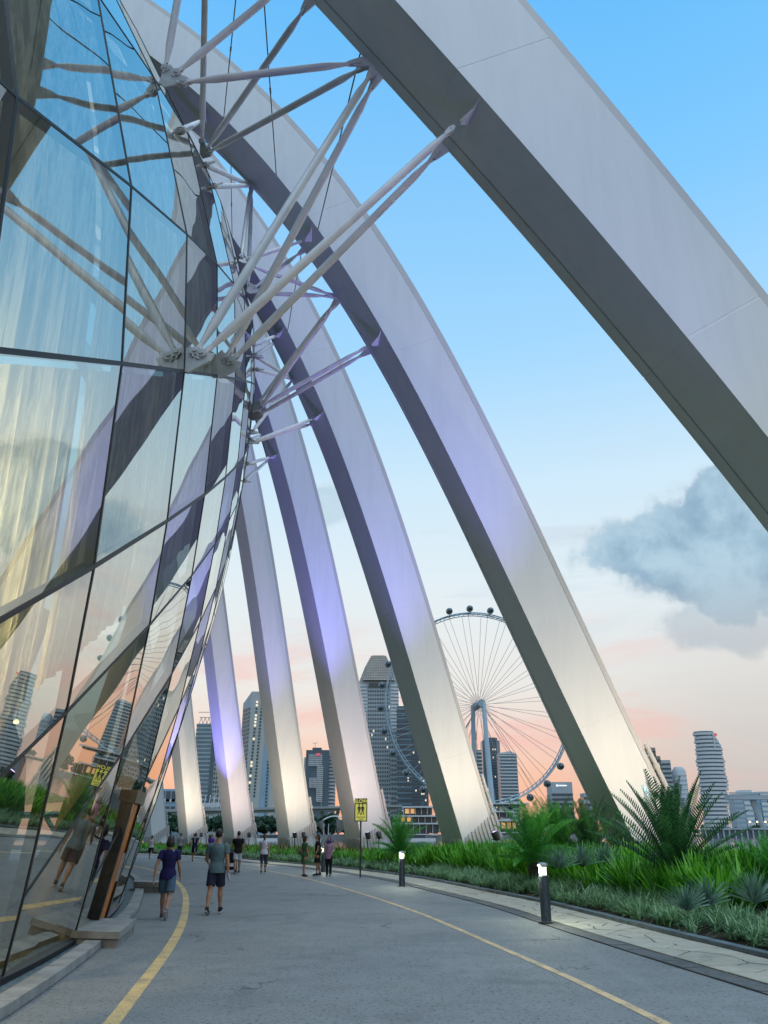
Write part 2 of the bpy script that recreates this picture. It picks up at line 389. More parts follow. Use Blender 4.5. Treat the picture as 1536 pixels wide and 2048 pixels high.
def glass_mat(name, lo=0.47, tint=(0.96, 0.96, 0.90), trans=(0.80, 0.92, 0.90)):
    m = bpy.data.materials.new(name); m.use_nodes = True; t = NT(m.node_tree); t.n.remove(t.n['Principled BSDF'])
    geo = t.new('ShaderNodeNewGeometry'); P = geo.outputs['Position']
    gl = t.new('ShaderNodeBsdfGlossy'); gl.inputs['Color'].default_value = (*tint, 1); gl.inputs['Roughness'].default_value = 0.0
    oi = t.new('ShaderNodeObjectInfo')
    off = t.vmath('ADD', P, t.math('MULTIPLY', oi.outputs['Random'], 43.0))   # every pane warps in its own way
    bp = t.new('ShaderNodeBump'); bp.inputs['Strength'].default_value = 0.10; bp.inputs['Distance'].default_value = 0.10
    t.l.new(t.noise(off, 0.30, 1.0, 0.4), bp.inputs['Height']); t.l.new(bp.outputs[0], gl.inputs['Normal'])
    tr = t.new('ShaderNodeBsdfTransparent'); tr.inputs[0].default_value = (*trans, 1)
    lw = t.new('ShaderNodeFresnel'); lw.inputs['IOR'].default_value = 1.5
    f = t.math('ADD', lo, t.math('MULTIPLY', lw.outputs[0], 1.0-lo), clamp=True)
    mx = t.new('ShaderNodeMixShader'); t.l.new(f, mx.inputs[0]); t.l.new(tr.outputs[0], mx.inputs[1]); t.l.new(gl.outputs[0], mx.inputs[2])
    t.l.new(mx.outputs[0], t.n['Material Output'].inputs[0]); return m
M['glass'] = glass_mat('facade_glass')
def blind_mat():
    m = bpy.data.materials.new('blind_fabric'); m.use_nodes = True; t = NT(m.node_tree); b = t.n['Principled BSDF']
    geo = t.new('ShaderNodeNewGeometry'); mp = t.new('ShaderNodeMapping'); mp.inputs['Scale'].default_value = (1, 1, 0.03); t.l.new(geo.outputs['Position'], mp.inputs[0])
    n = t.noise(mp.outputs[0], 5.0, 5, 0.7)
    t.l.new(t.mix(t.smooth(n, 0.38, 0.62), (0.20, 0.235, 0.235, 1), (0.74, 0.82, 0.81, 1)), b.inputs['Base Color']); b.inputs['Roughness'].default_value = 0.9
    tr = t.new('ShaderNodeBsdfTranslucent'); t.l.new(b.inputs['Base Color'].links[0].from_socket, tr.inputs[0])
    mx = t.new('ShaderNodeMixShader'); mx.inputs[0].default_value = 0.5; t.l.new(b.outputs[0], mx.inputs[1]); t.l.new(tr.outputs[0], mx.inputs[2]); t.l.new(mx.outputs[0], t.n['Material Output'].inputs[0])
    return m
M['blind'] = blind_mat()
M['border_grass'] = leafmat('border_grass_blades', (0.080, 0.200, 0.075), (0.34, 0.52, 0.27), 1.2)
M['fern'] = leafmat('sword_leaf_green', (0.045, 0.215, 0.014), (0.22, 0.58, 0.05), 0.9)
M['agave'] = leafmat('agave_leaf', (0.045, 0.13, 0.085), (0.22, 0.36, 0.26), 3.0)
M['cycad'] = leafmat('cycad_leaflet', (0.020, 0.080, 0.030), (0.075, 0.24, 0.070), 1.2)
M['cycad_stem'] = pmat('cycad_stem', (0.05, 0.045, 0.03), 0.9, 0, 0.2, 0.4, 8, 0.8, 14)
M['palm'] = leafmat('palm_leaflet', (0.030, 0.190, 0.028), (0.12, 0.44, 0.07), 1.2)
M['bronze_leaf'] = leafmat('bronze_leaf', (0.10, 0.05, 0.025), (0.22, 0.13, 0.05), 2.0)
M['tree_leaf'] = leafmat('tree_leaf', (0.022, 0.060, 0.040), (0.060, 0.125, 0.070), 0.06)
M['bark'] = pmat('bark', (0.06, 0.05, 0.04), 0.9)
M['land'] = pmat('shore_ground', (0.10, 0.12, 0.09), 0.9, 0, 0.2, 0.3, 0.02)
M['seawall'] = pmat('seawall', (0.20, 0.21, 0.21), 0.85, 0, 0.2, 0.2, 0.1)
M['viaduct'] = pmat('viaduct_concrete', (0.28, 0.32, 0.33), 0.8, 0, 0.2, 0.12, 0.05)

# ------------------------------------------------------------------ plan curves (surveyed)
class Curve:
    """smooth plan curve through points, resampled by arc length"""
    def __init__(s, pts, step=0.25):
        P = np.array(pts, float); n = len(P); d = np.r_[0, np.cumsum(np.linalg.norm(np.diff(P, axis=0), axis=1))]
        T = np.gradient(P, d, axis=0); out = []
        for i in range(n-1):
            h = d[i+1]-d[i]; k = max(2, int(h/step)); u = np.linspace(0, 1, k, endpoint=False)[:, None]
            out.append((2*u**3-3*u**2+1)*P[i]+(u**3-2*u**2+u)*h*T[i]+(-2*u**3+3*u**2)*P[i+1]+(u**3-u**2)*h*T[i+1])
        out.append(P[-1:]); s.p = np.vstack(out)
        for _ in range(12): s.p[1:-1] = s.p[1:-1]*0.5+(s.p[:-2]+s.p[2:])*0.25
        s.d = np.r_[0, np.cumsum(np.linalg.norm(np.diff(s.p, axis=0), axis=1))]
        g = np.gradient(s.p, axis=0); g /= np.linalg.norm(g, axis=1)[:, None]; s.t = g; s.n = np.stack([g[:, 1], -g[:, 0]], 1)  # n: right of travel
        s.L = s.d[-1]
    def at(s, q, off=0.0):
        q = np.clip(q, 0, s.L); i = np.interp(q, s.d, np.arange(len(s.d)))
        f = lambda A: np.array([np.interp(i, np.arange(len(A)), A[:, 0]), np.interp(i, np.arange(len(A)), A[:, 1])])
        return f(s.p)+f(s.n)*off
edge = Curve([(6.9,4.0),(6.35,9),(5.67,13.4),(5.1,17.3),(4.41,22.6),(3.2,28.5),(1.73,35.2),(-.19,41.2),(-2.9,48.0),(-6.3,55),(-10.4,63.5),(-16.6,73.5),(-22.2,80.5),(-34,92),(-50,104)])
strip_w = 0.34; path_w = 1.75
def sheet(curve, o0, o1, z0, z1, q0=0, q1=None, step=0.5, nx=1):
    q1 = curve.L if q1 is None else q1
    n = max(2, int((q1-q0)/step)); mb = MB(); row = []
    for i in range(n+1):
        q = q0+(q1-q0)*i/n; r = []
        for j in range(nx+1):
            o = o0+(o1-o0)*j/nx; p = curve.at(q, o); r.append(len(mb.v)); mb.v.append((p[0], p[1], z0+(z1-z0)*j/nx))
        row.append(r)
    for i in range(n):
        for j in range(nx): mb.f.append((row[i][j], row[i][j+1], row[i+1][j+1], row[i+1][j]))
    return mb
def pieces(name, parent, curve, o0, o1, z, h, q0, q1, ln, gap, mat, jit=0.003):
    q = q0
    while q < q1:
        l = ln*(1+random.uniform(-.04, .04)); a, b = q+gap/2, q+l-gap/2
        P = [curve.at(a, o0), curve.at(b, o0), curve.at(b, o1), curve.at(a, o1)]
        dzj = random.uniform(-jit, jit)
        mb = MB(); mb.prism([(p[0], p[1]) for p in P], z-0.05, z+h+dzj); mb.build(name, mat, parent); q += l

# ------------------------------------------------------------------ ground, road, path
def fan(poly, z, name, mat):
    mb = MB(); mb.add([(x, y, z) for x, y in poly], [tuple(range(len(poly)))]); return struct(mb.build(name, mat))
far_poly = [tuple(edge.at(q, 11.0)) for q in np.linspace(0, edge.L, 60)]
road_poly = [(-90, -40), (12, -40)]+[(edge.at(0, 0.3)[0], -10)]+[tuple(edge.at(q, -path_w+0.05)) for q in np.linspace(0, edge.L, 90)]+[(-90, 120)]
fan(road_poly, 0.0, 'road', M['asphalt'])
# water out to the horizon, seen past the planting
wm = MB(); wm.add([(-6000, -300, -0.8), (6000, -300, -0.8), (6000, 9000, -0.8), (-6000, 9000, -0.8)], [(0, 1, 2, 3)]); struct(wm.build('water', M['water']))
# yellow lines
left_line = Curve([(-2.3,5.0),(-2.62,8.97),(-2.85,10.5),(-3.27,13.4),(-3.97,17.5),(-4.84,21.7),(-6.3,27.9),(-7.9,33.6),(-11.4,43.5),(-17,55),(-26,68)])
right_line = Curve([(3.05,5.5),(2.72,8.97),(2.42,11.3),(1.87,14.6),(.95,20),(-.2,25.2),(-2.85,35),(-5.0,41.6),(-7.6,48),(-12.3,57),(-19.5,67.5),(-29,78)])
struct(sheet(left_line, -0.082, 0.082, 0.004, 0.004).build('road_line', M['yellow']))
struct(sheet(right_line, -0.06, 0.06, 0.004, 0.004).build('road_line', M['yellow_pale']))
# footpath: mortar bed, crazy paving, dark granite strip, edging kerb
fp = struct(sheet(edge, -path_w+0.0, -0.0, 0.012, 0.012).build('footpath', M['mortar']))
def clip(poly, nx, ny, c):
    out = []
    for i in range(len(poly)):
        a, b = poly[i], poly[(i+1) % len(poly)]; da = a[0]*nx+a[1]*ny-c; db = b[0]*nx+b[1]*ny-c
        if da <= 0: out.append(a)
        if (da < 0 < db) or (db < 0 < da):
            w = da/(da-db); out.append((a[0]+(b[0]-a[0])*w, a[1]+(b[1]-a[1])*w))
    return out
seeds = []
w0, w1 = -path_w+strip_w, -0.20
q = 1.0
while q < 46:
    for wv in np.linspace(w0+0.2, w1-0.2, 3): seeds.append((q+random.uniform(-.26, .26)+(0.3 if abs(wv-(w0+w1)/2) < .2 else 0), wv+random.uniform(-.2, .2)))
    q += 0.66
nst = 0
for i, (sq, sw) in enumerate(seeds):
    poly = [(sq-1.3, w0), (sq+1.3, w0), (sq+1.3, w1), (sq-1.3, w1)]
    for j, (oq, ow) in enumerate(seeds):
        if i == j or abs(oq-sq) > 2.6: continue
        nx, ny = oq-sq, ow-sw; l = math.hypot(nx, ny); nx /= l; ny /= l
        poly = clip(poly, nx, ny, nx*(sq+oq)/2+ny*(sw+ow)/2-0.014)
        if len(poly) < 3: break
    if len(poly) < 3 or nst > 290: continue
    P = [edge.at(a, b) for a, b in poly]; h = 0.034+random.uniform(-.004, .004)
    cx = sum(p[0] for p in P)/len(P); cy = sum(p[1] for p in P)/len(P)
    mb = MB(); n = len(P)
    mb.v = [(p[0], p[1], 0.008) for p in P]+[(p[0], p[1], h-0.006) for p in P]+[(cx+(p[0]-cx)*0.975, cy+(p[1]-cy)*0.975, h) for p in P]
    mb.f = [(k, (k+1) % n, n+(k+1) % n, n+k) for k in range(n)]+[(n+k, n+(k+1) % n, 2*n+(k+1) % n, 2*n+k) for k in range(n)]+[tuple(range(2*n, 3*n))]
    mb.build('paving_stone', M['stone'], fp); nst += 1
mb = MB(); gp_ = gnd(1243, 1842, 0.0); mb.box((gp_.x, gp_.y, 0.036), (.34, .10, .012)); tag(mb.build('slot_drain', M['black']), 'small black slot drain set in the crazy paving near the front bollard', 'drain')
far_path = struct(sheet(edge, w0, w1, 0.03, 0.03, 44.0).build('footpath', M['stone']))
gk = struct(sheet(edge, -path_w-0.01, -path_w+strip_w, 0.014, 0.014).build('kerb', M['mortar']))
pieces('granite_slab', gk, edge, -path_w, -path_w+strip_w-0.01, 0.0, 0.018, 1.0, 62.0, 0.6, 0.014, M['granite'])
ek = struct(sheet(edge, -0.19, 0.02, 0.016, 0.016).build('kerb', M['mortar']))
pieces('edging_stone', ek, edge, -0.185, 0.0, 0.0, 0.10, 1.0, 62.0, 1.0, 0.012, M['edging'])
# planting bed: a low mound that falls to the water behind the ribs
def bed_z(o):
    return float(np.interp(o, [0, 0.15, 1.2, 3.2, 7, 10, 11.5, 12.5], [0.03, 0.06, 0.18, 0.36, 0.40, 0.28, 0.1, -2.5]))
mb = MB(); rows = []
offs = [0.02, 0.5, 1.2, 2.0, 3.2, 5, 7, 9, 10, 11.5, 12.5]
for i in range(121):
    q = edge.L*i/120; r = []
    for o in offs:
        p = edge.at(q, o); r.append(len(mb.v)); mb.v.append((p[0], p[1], bed_z(o)))
    rows.append(r)
for i in range(120):
    for j in range(len(offs)-1): mb.f.append((rows[i][j], rows[i][j+1], rows[i+1][j+1], rows[i+1][j]))
struct(mb.build('planting_bed', M['soil'], smooth='all'))

# ------------------------------------------------------------------ glass dome
GP = [-4.35529, -0.91638, -0.40768, 0.04707, 13.9072, 5.8435, 0, 0.00906, 0.02311, -0.00041, 0.00067]
def g_zA(Y):
    v = GP[4]+GP[5]*(Y-20)/10
    if v > 26: v = 26+6*(1-math.exp(-(v-26)/6))
    if v < 6: v = 3+3*math.exp((v-6)/3)
    return v
def g_X(Y, z):
    y = (min(max(Y, -8), 62)-20)/10
    Xm = GP[0]+GP[1]*y+GP[2]*y*y+GP[3]*y**3
    if Y > 62: Xm -= (Y-62)*0.47
    d = z-g_zA(Y); q = (GP[7]+GP[9]*y) if d < 0 else (GP[8]+GP[10]*y)
    return Xm-q*d*d
def g_node(k, dzr):
    Y0 = 10.2+3.45*(k-1); z = g_zA(Y0)+dzr
    z = max(z, 0.06)
    lean = 0.10*max(0.0, g_zA(Y0)-z)
    Y = Y0+lean
    z = max(g_zA(Y0)+dzr, 0.06)
    return Vector((g_X(Y, z + (g_zA(Y)-g_zA(Y0))*0.0), Y, z))
RINGS = [-27, -24.8, -22.6, -20.4, -18.2, -16, -13.8, -11.6, -9.4, -7.2, -5.0, -3.06, 0, 3.4, 8.0, 12.2, 16.4, 20.5]
KS = list(range(-4, 18))
grid = {(k, i): g_node(k, dz_) for k in KS for i, dz_ in enumerate(RINGS)}
dome = thing('glass_dome', 'huge curved glass conservatory wall leaning over the left side of the road', 'building', (-5, 14, 0))
DM = Matrix.Translation(-Vector((-5, 14, 0)))
def put(o):  # child of the dome built in world coordinates
    o.parent = dome; o.matrix_parent_inverse = DM.copy(); return o
npane = 0
for k in KS[:-1]:
    for i in range(len(RINGS)-1):
        a, b, c, d = grid[k, i], grid[k+1, i], grid[k+1, i+1], grid[k, i+1]
        if d.z < 0.1 and c.z < 0.1: continue
        ctr = (a+b+c+d)/4
        pts = [a, b, c, d]
        pts = [p for j, p in enumerate(pts) if (p-pts[j-1]).length > 0.05]
        if len(pts) < 3: continue
        mb = MB(); mb.add([p+(ctr-p)*0.004 for p in pts], [tuple(range(len(pts)))])
        o = mb.build('glass_pane', M['glass'], None, smooth='all', fix=False); put(o); npane += 1
# roof: carries on over the crest and down the far side
mb = MB(); idx = {}
for k in KS:
    p0 = grid[k, len(RINGS)-1]
    for j, (ox, oz) in enumerate([(0, 0), (-5, 3.4), (-12, 6), (-22, 7), (-34, 4), (-46, -6), (-54, -20), (-58, -p0.z)]):
        idx[k, j] = len(mb.v); mb.v.append((p0.x+ox, p0.y, max(p0.z+oz, 0)))
for k in KS[:-1]:
    for j in range(7): mb.f.append((idx[k, j], idx[k+1, j], idx[k+1, j+1], idx[k, j+1]))
put(mb.build('roof_shell', M['glass'], fix=False))
# end walls of the dome
for k in (KS[0], KS[-1]):
    mb = MB(); pts = [grid[k, i] for i in range(len(RINGS))]
    pts = [p for j, p in enumerate(pts) if j == 0 or (p-pts[j-1]).length > .05]+[Vector(mb_v) for mb_v in [(grid[k, len(RINGS)-1].x-22, grid[k, len(RINGS)-1].y, grid[k, len(RINGS)-1].z+7), (grid[k, len(RINGS)-1].x-56, grid[k, len(RINGS)-1].y, 0)]]
    mb.add(pts, [tuple(range(len(pts)))]); put(mb.build('end_wall', M['glass'], fix=False))
def out_dir(p):
    e = 0.3; n = Vector((1, -(g_X(p.y+e, p.z)-g_X(p.y-e, p.z))/(2*e), -(g_X(p.y, p.z+e)-g_X(p.y, p.z-e))/(2*e))); return n.normalized()
def bar(pts, w, dep, outp):
    """square bar following a polyline on the facade, standing outp proud of the glass"""
    mb = MB(); n = len(pts); vs = []
    for i, p in enumerate(pts):
        tdir = (pts[min(i+1, n-1)]-pts[max(i-1, 0)]).normalized(); o = out_dir(p); s_ = tdir.cross(o).normalized()
        for a, b in ((-1, 0), (1, 0), (1, 1), (-1, 1)): vs.append(p+s_*(a*w/2)+o*(outp-dep*b))
    fs = [tuple(reversed(range(4))), tuple((n-1)*4+j for j in range(4))]
    for i in range(n-1):
        for j in range(4): fs.append((i*4+j, i*4+(j+1) % 4, (i+1)*4+(j+1) % 4, (i+1)*4+j))
    mb.add(vs, fs); return mb
for k in KS:
    pts = []
    for i in range(len(RINGS)):
        p = grid[k, i]
        if pts and (p-pts[-1]).length < 0.05: continue
        pts.append(p)
    if len(pts) > 1: put(bar(pts, 0.045, 0.16, 0.012).build('mullion', M['mullion']))
for i in range(len(RINGS)):
    pts = [grid[k, i] for k in KS if RINGS[i]+g_zA(10.2+3.45*(k-1)) > 0.06]
    if len(pts) > 1: put(bar(pts, 0.07 if RINGS[i] in (0, -3.06) else 0.045, 0.18, 0.010).build('transom', M['mullion']))
# base rail where the glass meets the ground
pts = [Vector((g_X(Y, 0.06), Y, 0.06)) for Y in np.linspace(-6, 60, 60)]
put(bar(pts, 0.12, 0.14, 0.05).build('base_rail', M['mullion']))
# fabric blinds hung behind the upper panes
for k in range(-2, 13):
    Y0 = 10.2+3.45*(k-1)
    for (za, zb) in ((-4.9, -0.1), (0.1, 7.9)):
        mb = MB(); n = 72; m_ = 8; lift = random.uniform(0.0, 0.5) if za < -1 else 0
        for i in range(m_+1):
            dz_ = za+lift+(zb-za-lift)*i/m_
            for j in range(n+1):
                Y = Y0+0.12+(3.45-0.24)*j/n; z = g_zA(Y)+dz_
                z = max(z, .3); Yl = Y+0.10*max(0, -dz_)
                pl = 0.05*math.sin(j*1.15+k)+0.03*math.sin(j*0.41+k*2)
                mb.v.append((g_X(Yl, z)-0.55+pl, Yl, z))
        for i in range(m_):
            for j in range(n): a = i*(n+1)+j; mb.f.append((a, a+1, a+n+2, a+n+1))
        put(mb.build('fabric_blind', M['blind'], smooth='all', fix=False))
# interior seen through the lower panes
mb = MB(); mb.add([(-5.2-0.0, -8, -0.02)]+[(g_X(Y, 0.05)-0.25, Y, 0.02) for Y in np.linspace(-8, 60, 40)]+[(-60, 60, 0.02), (-60, -8, 0.02)], [tuple(range(43))])
put(mb.build('interior_floor', M['floor_in']))
mb = MB(); NW = 34
for j in range(NW+1):
    Y = -6+66*j/NW; x = g_X(max(Y, 6), 0)-6.5-0.8*math.sin(Y*0.35)
    mb.v += [(x, Y, 0), (x+0.6, Y, 3.2), (x+0.2, Y, 6.5), (x-1.5, Y, 10)]
for j in range(NW):
    for i in range(3): mb.f.append((j*4+i, j*4+4+i, j*4+5+i, j*4+1+i))
put(mb.build('inner_wall', M['wall_in'], fix=False))
for (Y, dY, zt) in ((8.2, -1.4, 5.5), (11.5, 1.8, 5.2), (13.6, -1.6, 6.5), (19.5, 1.7, 8), (22.5, -1.6, 8), (29, 1.5, 9)):
    x0 = g_X(Y, 0)-1.6; x1 = g_X(Y+dY, zt)-1.7
    mb = MB(); mb.tube([(x0, Y, 0.02), (x1, Y+dY, zt)], [0.26, 0.20], 10); put(mb.build('interior_column', M['col_in'], smooth=True))
for (x, Y, z, pw_) in ((-6.6, 8.4, 5.2, 1100), (-11.2, 20.5, 6.4, 301), (-13, 29.0, 5.4, 301), (-10.5, 11.0, 14.5, 200), (-10.5, 17.5, 15.5, 200), (-11.5, 25.0, 18.0, 200)):  # upper cool lamps are added to brighten the blinds; warm ones light the interior
    mb = MB(); mb.loft([(0, 0, -.06, 0.09, 0.09), (0, 0, 0.0, 0.10, 0.10), (0, 0, 0.06, 0.04, 0.04)], 14)
    o = mb.build('room_or_fill_lamp', M['lamp_in'], smooth=True); o.location = (x, Y, z); put(o)
    mb = MB(); mb.tube([(x, Y, z+0.1), (x, Y, z+4)], 0.015, 5); put(mb.build('lamp_cord', M['cable']))
    ld = bpy.data.lights.new('interior_light', 'POINT'); ld.energy = pw_ if pw_ != 301 else 140; ld.color = (1.0, 0.62, 0.26) if pw_ > 300 else (0.85, 0.97, 1.0); ld.shadow_soft_size = 0.25
    lo = link('interior_light', ld); lo.location = (x, Y, z-0.35)
# kerb, gravel margin and steps along the foot of the glass
kerb_l = Curve([(-3.55,4.5),(-3.73,9.06),(-3.96,10.9),(-4.54,14.6),(-5.56,20),(-6.8,25),(-9.1,33.2),(-12.4,42),(-17,51)])
kb = struct(sheet(kerb_l, -0.30, 0.0, 0.008, 0.008).build('kerb', M['mortar']))
pieces('kerb_stone', kb, kerb_l, -0.28, -0.02, 0.0, 0.11, 0.2, 45.0, 1.2, 0.012, M['concrete_pale'])
struct(sheet(kerb_l, -1.15, -0.29, 0.03, 0.03).build('gravel_margin', M['gravel']))

# ------------------------------------------------------------------ door portals in the glass
def portal(Y0, Y1, H, label):
    p = thing('door_portal', label, 'door', (g_X(Y0, 0), Y0, 0))
    MI = Matrix.Translation(-Vector((g_X(Y0, 0), Y0, 0)))
    def pp(o): o.parent = p; o.matrix_parent_inverse = MI.copy(); return o
    X = lambda Y, z: g_X(Y+0.1*0, z)
    def prof(Y, z, off): return Vector((X(Y, z)+off, Y, z))
    for Ya in (Y0, Y1-0.16):   # jambs lean with the glass
        mb = MB(); vs = []
        for z in (0.05, H):
            for (a, b) in ((-0.35, 0), (0.10, 0), (0.10, 0.16), (-0.35, 0.16)): vs.append(prof(Ya+b, z, a))
        mb.add(vs, [(3,2,1,0), (4,5,6,7)]+[(j, (j+1) % 4, 4+(j+1) % 4, 4+j) for j in range(4)]); pp(mb.build('jamb', M['bronze']))
    mb = MB(); vs = []
    for z in (H, H+0.24):
        for (a, b) in ((-0.35, Y0-0.04), (0.14, Y0-0.04), (0.14, Y1+0.04), (-0.35, Y1+0.04)): vs.append(prof(b, z, a))
    mb.add(vs, [(3,2,1,0), (4,5,6,7)]+[(j, (j+1) % 4, 4+(j+1) % 4, 4+j) for j in range(4)]); pp(mb.build('lintel', M['bronze']))
    ym = (Y0+Y1)/2
    for (a, b) in ((Y0+0.16, ym-0.02), (ym+0.02, Y1-0.16)):
        mb = MB(); vs = []
        for z in (0.06, H-0.01):
            for (o_, yy) in ((0.02, a), (0.05, a), (0.05, b), (0.02, b)): vs.append(prof(yy, z, o_))
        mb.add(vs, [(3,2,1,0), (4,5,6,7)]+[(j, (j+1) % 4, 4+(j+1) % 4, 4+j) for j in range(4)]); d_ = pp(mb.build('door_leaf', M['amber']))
        mb = MB(); yy = b-0.12 if b < ym+.01 else a+0.12
        mb.tube([prof(yy, 0.85, 0.11), prof(yy, 1.35, 0.11)], 0.018, 6); h_ = mb.build('handle', M['steel']); h_.parent = d_
    return p
portal(16.3, 17.7, 2.25, 'bronze framed doorway with amber glowing timber doors behind the concrete step')
portal(5.8, 8.0, 2.6, 'dark doorway under a grey lintel at the near end of the glass')
def step(poly, h, label, cat='step', name='concrete_step'):
    mb = MB(); mb.prism(poly, 0.0, h*0.55); o = mb.build(name, M['concrete'])
    mb = MB(); cx = sum(p[0] for p in poly)/len(poly); cy = sum(p[1] for p in poly)/len(poly)
    mb.prism([(cx+(p[0]-cx)*1.04, cy+(p[1]-cy)*1.03) for p in poly], h*0.55+0.002, h); mb.build('top_slab', M['concrete_pale'], o)
    return tag(o, label, cat)
a = kerb_l.at(10.0, 0.02); 
step([(-5.35, 14.7), (-4.28, 14.5), (-4.62, 16.6), (-5.7, 16.8)], 0.24, 'low concrete step at the foot of the bronze doorway')
step([(-7.9, 27.9), (-6.55, 27.2), (-6.95, 28.4), (-8.25, 29.1)], 0.30, 'pale concrete slab bench farther along the glass foot', 'bench', 'slab_bench')

# ------------------------------------------------------------------ steel ribs
RIBS = {  # X, Y, azimuth, psi0, k1, k2, D0, D1, T0, T1, e, c, tilt
1: [13.8595, 16.6627, 0.274698, 0.46829, 0.0129759, -0.000183752, 2.13747, 0.0670341, 1.07586, 0.0215484, 0.0501019, 0.430011, 0.0299268],
2: [8.90574, 28.5691, 0.0871945, 0.400512, -0.00770519, 0.000394131, 1.70632, 0.029067, 2.15095, 0.0133095, -0.0304485, 0.284574, 0.0661426],
3: [4.49528, 44.7806, 0.375819, 0.301778, -0.00493772, 0.000313035, 2.0292, 0.0176997, 2.4024, 0.0047992, 0.0990114, 0.0494564, 0.0460882],
4: [-1.22711, 58.2989, 0.511598, 0.24452, -0.0030974, 0.000200186, 2.12723, 0.00787286, 2.29027, 0.00152044, 0.103827, 0.0363667, 0.0104885],
5: [-7.44564, 70.9569, 0.591921, 0.226725, -0.00231556, 0.00012006, 2.21753, 0.000211093, 2.11467, 0.00102725, 0.101486, 0.0447771, -0.0197593],
6: [-14.124, 83.1432, 0.696028, 0.243161, -0.000809412, 4.23477e-05, 2.17814, -0.00164726, 1.97342, 0.0019819, 0.0965677, 0.0633552, -0.0403926],
7: [-21.3711, 95.2536, 0.757915, 0.244304, -0.000104095, 0.00002, 2.17185, -0.00328692, 1.84446, 0.00218306, 0.0976577, 0.0593601, -0.0568716],
8: [-28.6181, 107.364, 0.819802, 0.245446, 0.000601221, 0.00002, 2.16555, -0.00492658, 1.8, 0.00238421, 0.0987476, 0.055365, -0.0735]}
class Rib:
    def __init__(s, q, S1=78.0):
        s.q = q; s.S = np.arange(-1.0, S1, 0.5)
        sc = np.minimum(s.S, 44)
        psi = q[3]+q[4]*sc+q[5]*sc**2
        lim = 30 if q is RIBS[1] else 44
        psi = np.minimum(psi+0.0012*np.maximum(0, s.S-lim)**2, 1.75)
        s.psi = psi; r = np.cumsum(np.sin(psi))*0.5; z = np.cumsum(np.cos(psi))*0.5
        s.r = r-r[2]; s.z = z-z[2]
        a = q[2]; s.n = Vector((math.cos(a), math.sin(a), 0)); s.t = Vector((-math.sin(a), math.cos(a), 0))
        s.up = Vector((0, 0, 1))*math.cos(q[12])+s.t*math.sin(q[12]); s.B = Vector((q[0], q[1], 0))
    def D(s, S): return s.q[6]+s.q[7]*min(max(S, 0), 45)
    def T(s, S): return s.q[8]+s.q[9]*min(max(S, 0), 45)
    def pt(s, S, dep, th):
        i = (S-s.S[0])/0.5; f = lambda A: float(np.interp(i, np.arange(len(A)), A))
        psi, r, z = f(s.psi), f(s.r), f(s.z)
        return s.B-s.n*(r-dep*math.cos(psi))+s.up*(z+dep*math.sin(psi))+s.t*th
    def axis(s, S): return (s.pt(S+0.25, 0, 0)-s.pt(S-0.25, 0, 0)).normalized()
    def L(s, S): return s.pt(S, s.q[10], s.T(S)+s.q[11])
    def tip(s, S): return s.pt(S, -0.42, s.T(S)*0.45)
    def find(s, px, fn, lo=0, hi=60):
        best = None
        for S in np.arange(lo, hi, 0.1):
            p = fn(S); v = p-Vector((0, 0, CAMH)); dep = v.y*math.cos(PITCH)+v.z*math.sin(PITCH)
            if dep < 1: continue
            x = 768+1600*v.x/dep; y = 1024-1600*(-v.y*math.sin(PITCH)+v.z*math.cos(PITCH))/dep
            e = (x-px[0])**2+(y-px[1])**2
            if best is None or e < best[0]: best = (e, S)
        return best[1]
ribs = {i: Rib(q) for i, q in RIBS.items()}
RIB_LABEL = {1: 'nearest grey steel rib sweeping over the road across the top right corner',
 2: 'steel rib coming down behind the big cycad, ferris wheel seen to its left',
 3: 'steel rib landing just left of the wheel support legs, fins at its foot',
 4: 'steel rib landing directly behind the yellow SLOW sign',
 5: 'steel rib landing behind the woman in white top, orange sky on both sides',
 6: 'steel rib washed in strong violet light beside the hotel tower',
 7: 'warm lit steel rib landing behind the navy runner',
 8: 'farthest steel rib mostly hidden by the glass wall edge'}
rib_obj = {}
def seam_steps(S0, S1):
    out = list(np.arange(S0, S1, 0.6))
    for sm in np.arange(5.5, S1, 8.5): out += [sm-0.03, sm-0.02, sm+0.02, sm+0.03]
    return sorted(out)
def is_seam(S): return any(abs(S-sm) < 0.02 for sm in np.arange(5.5, 80, 8.5))
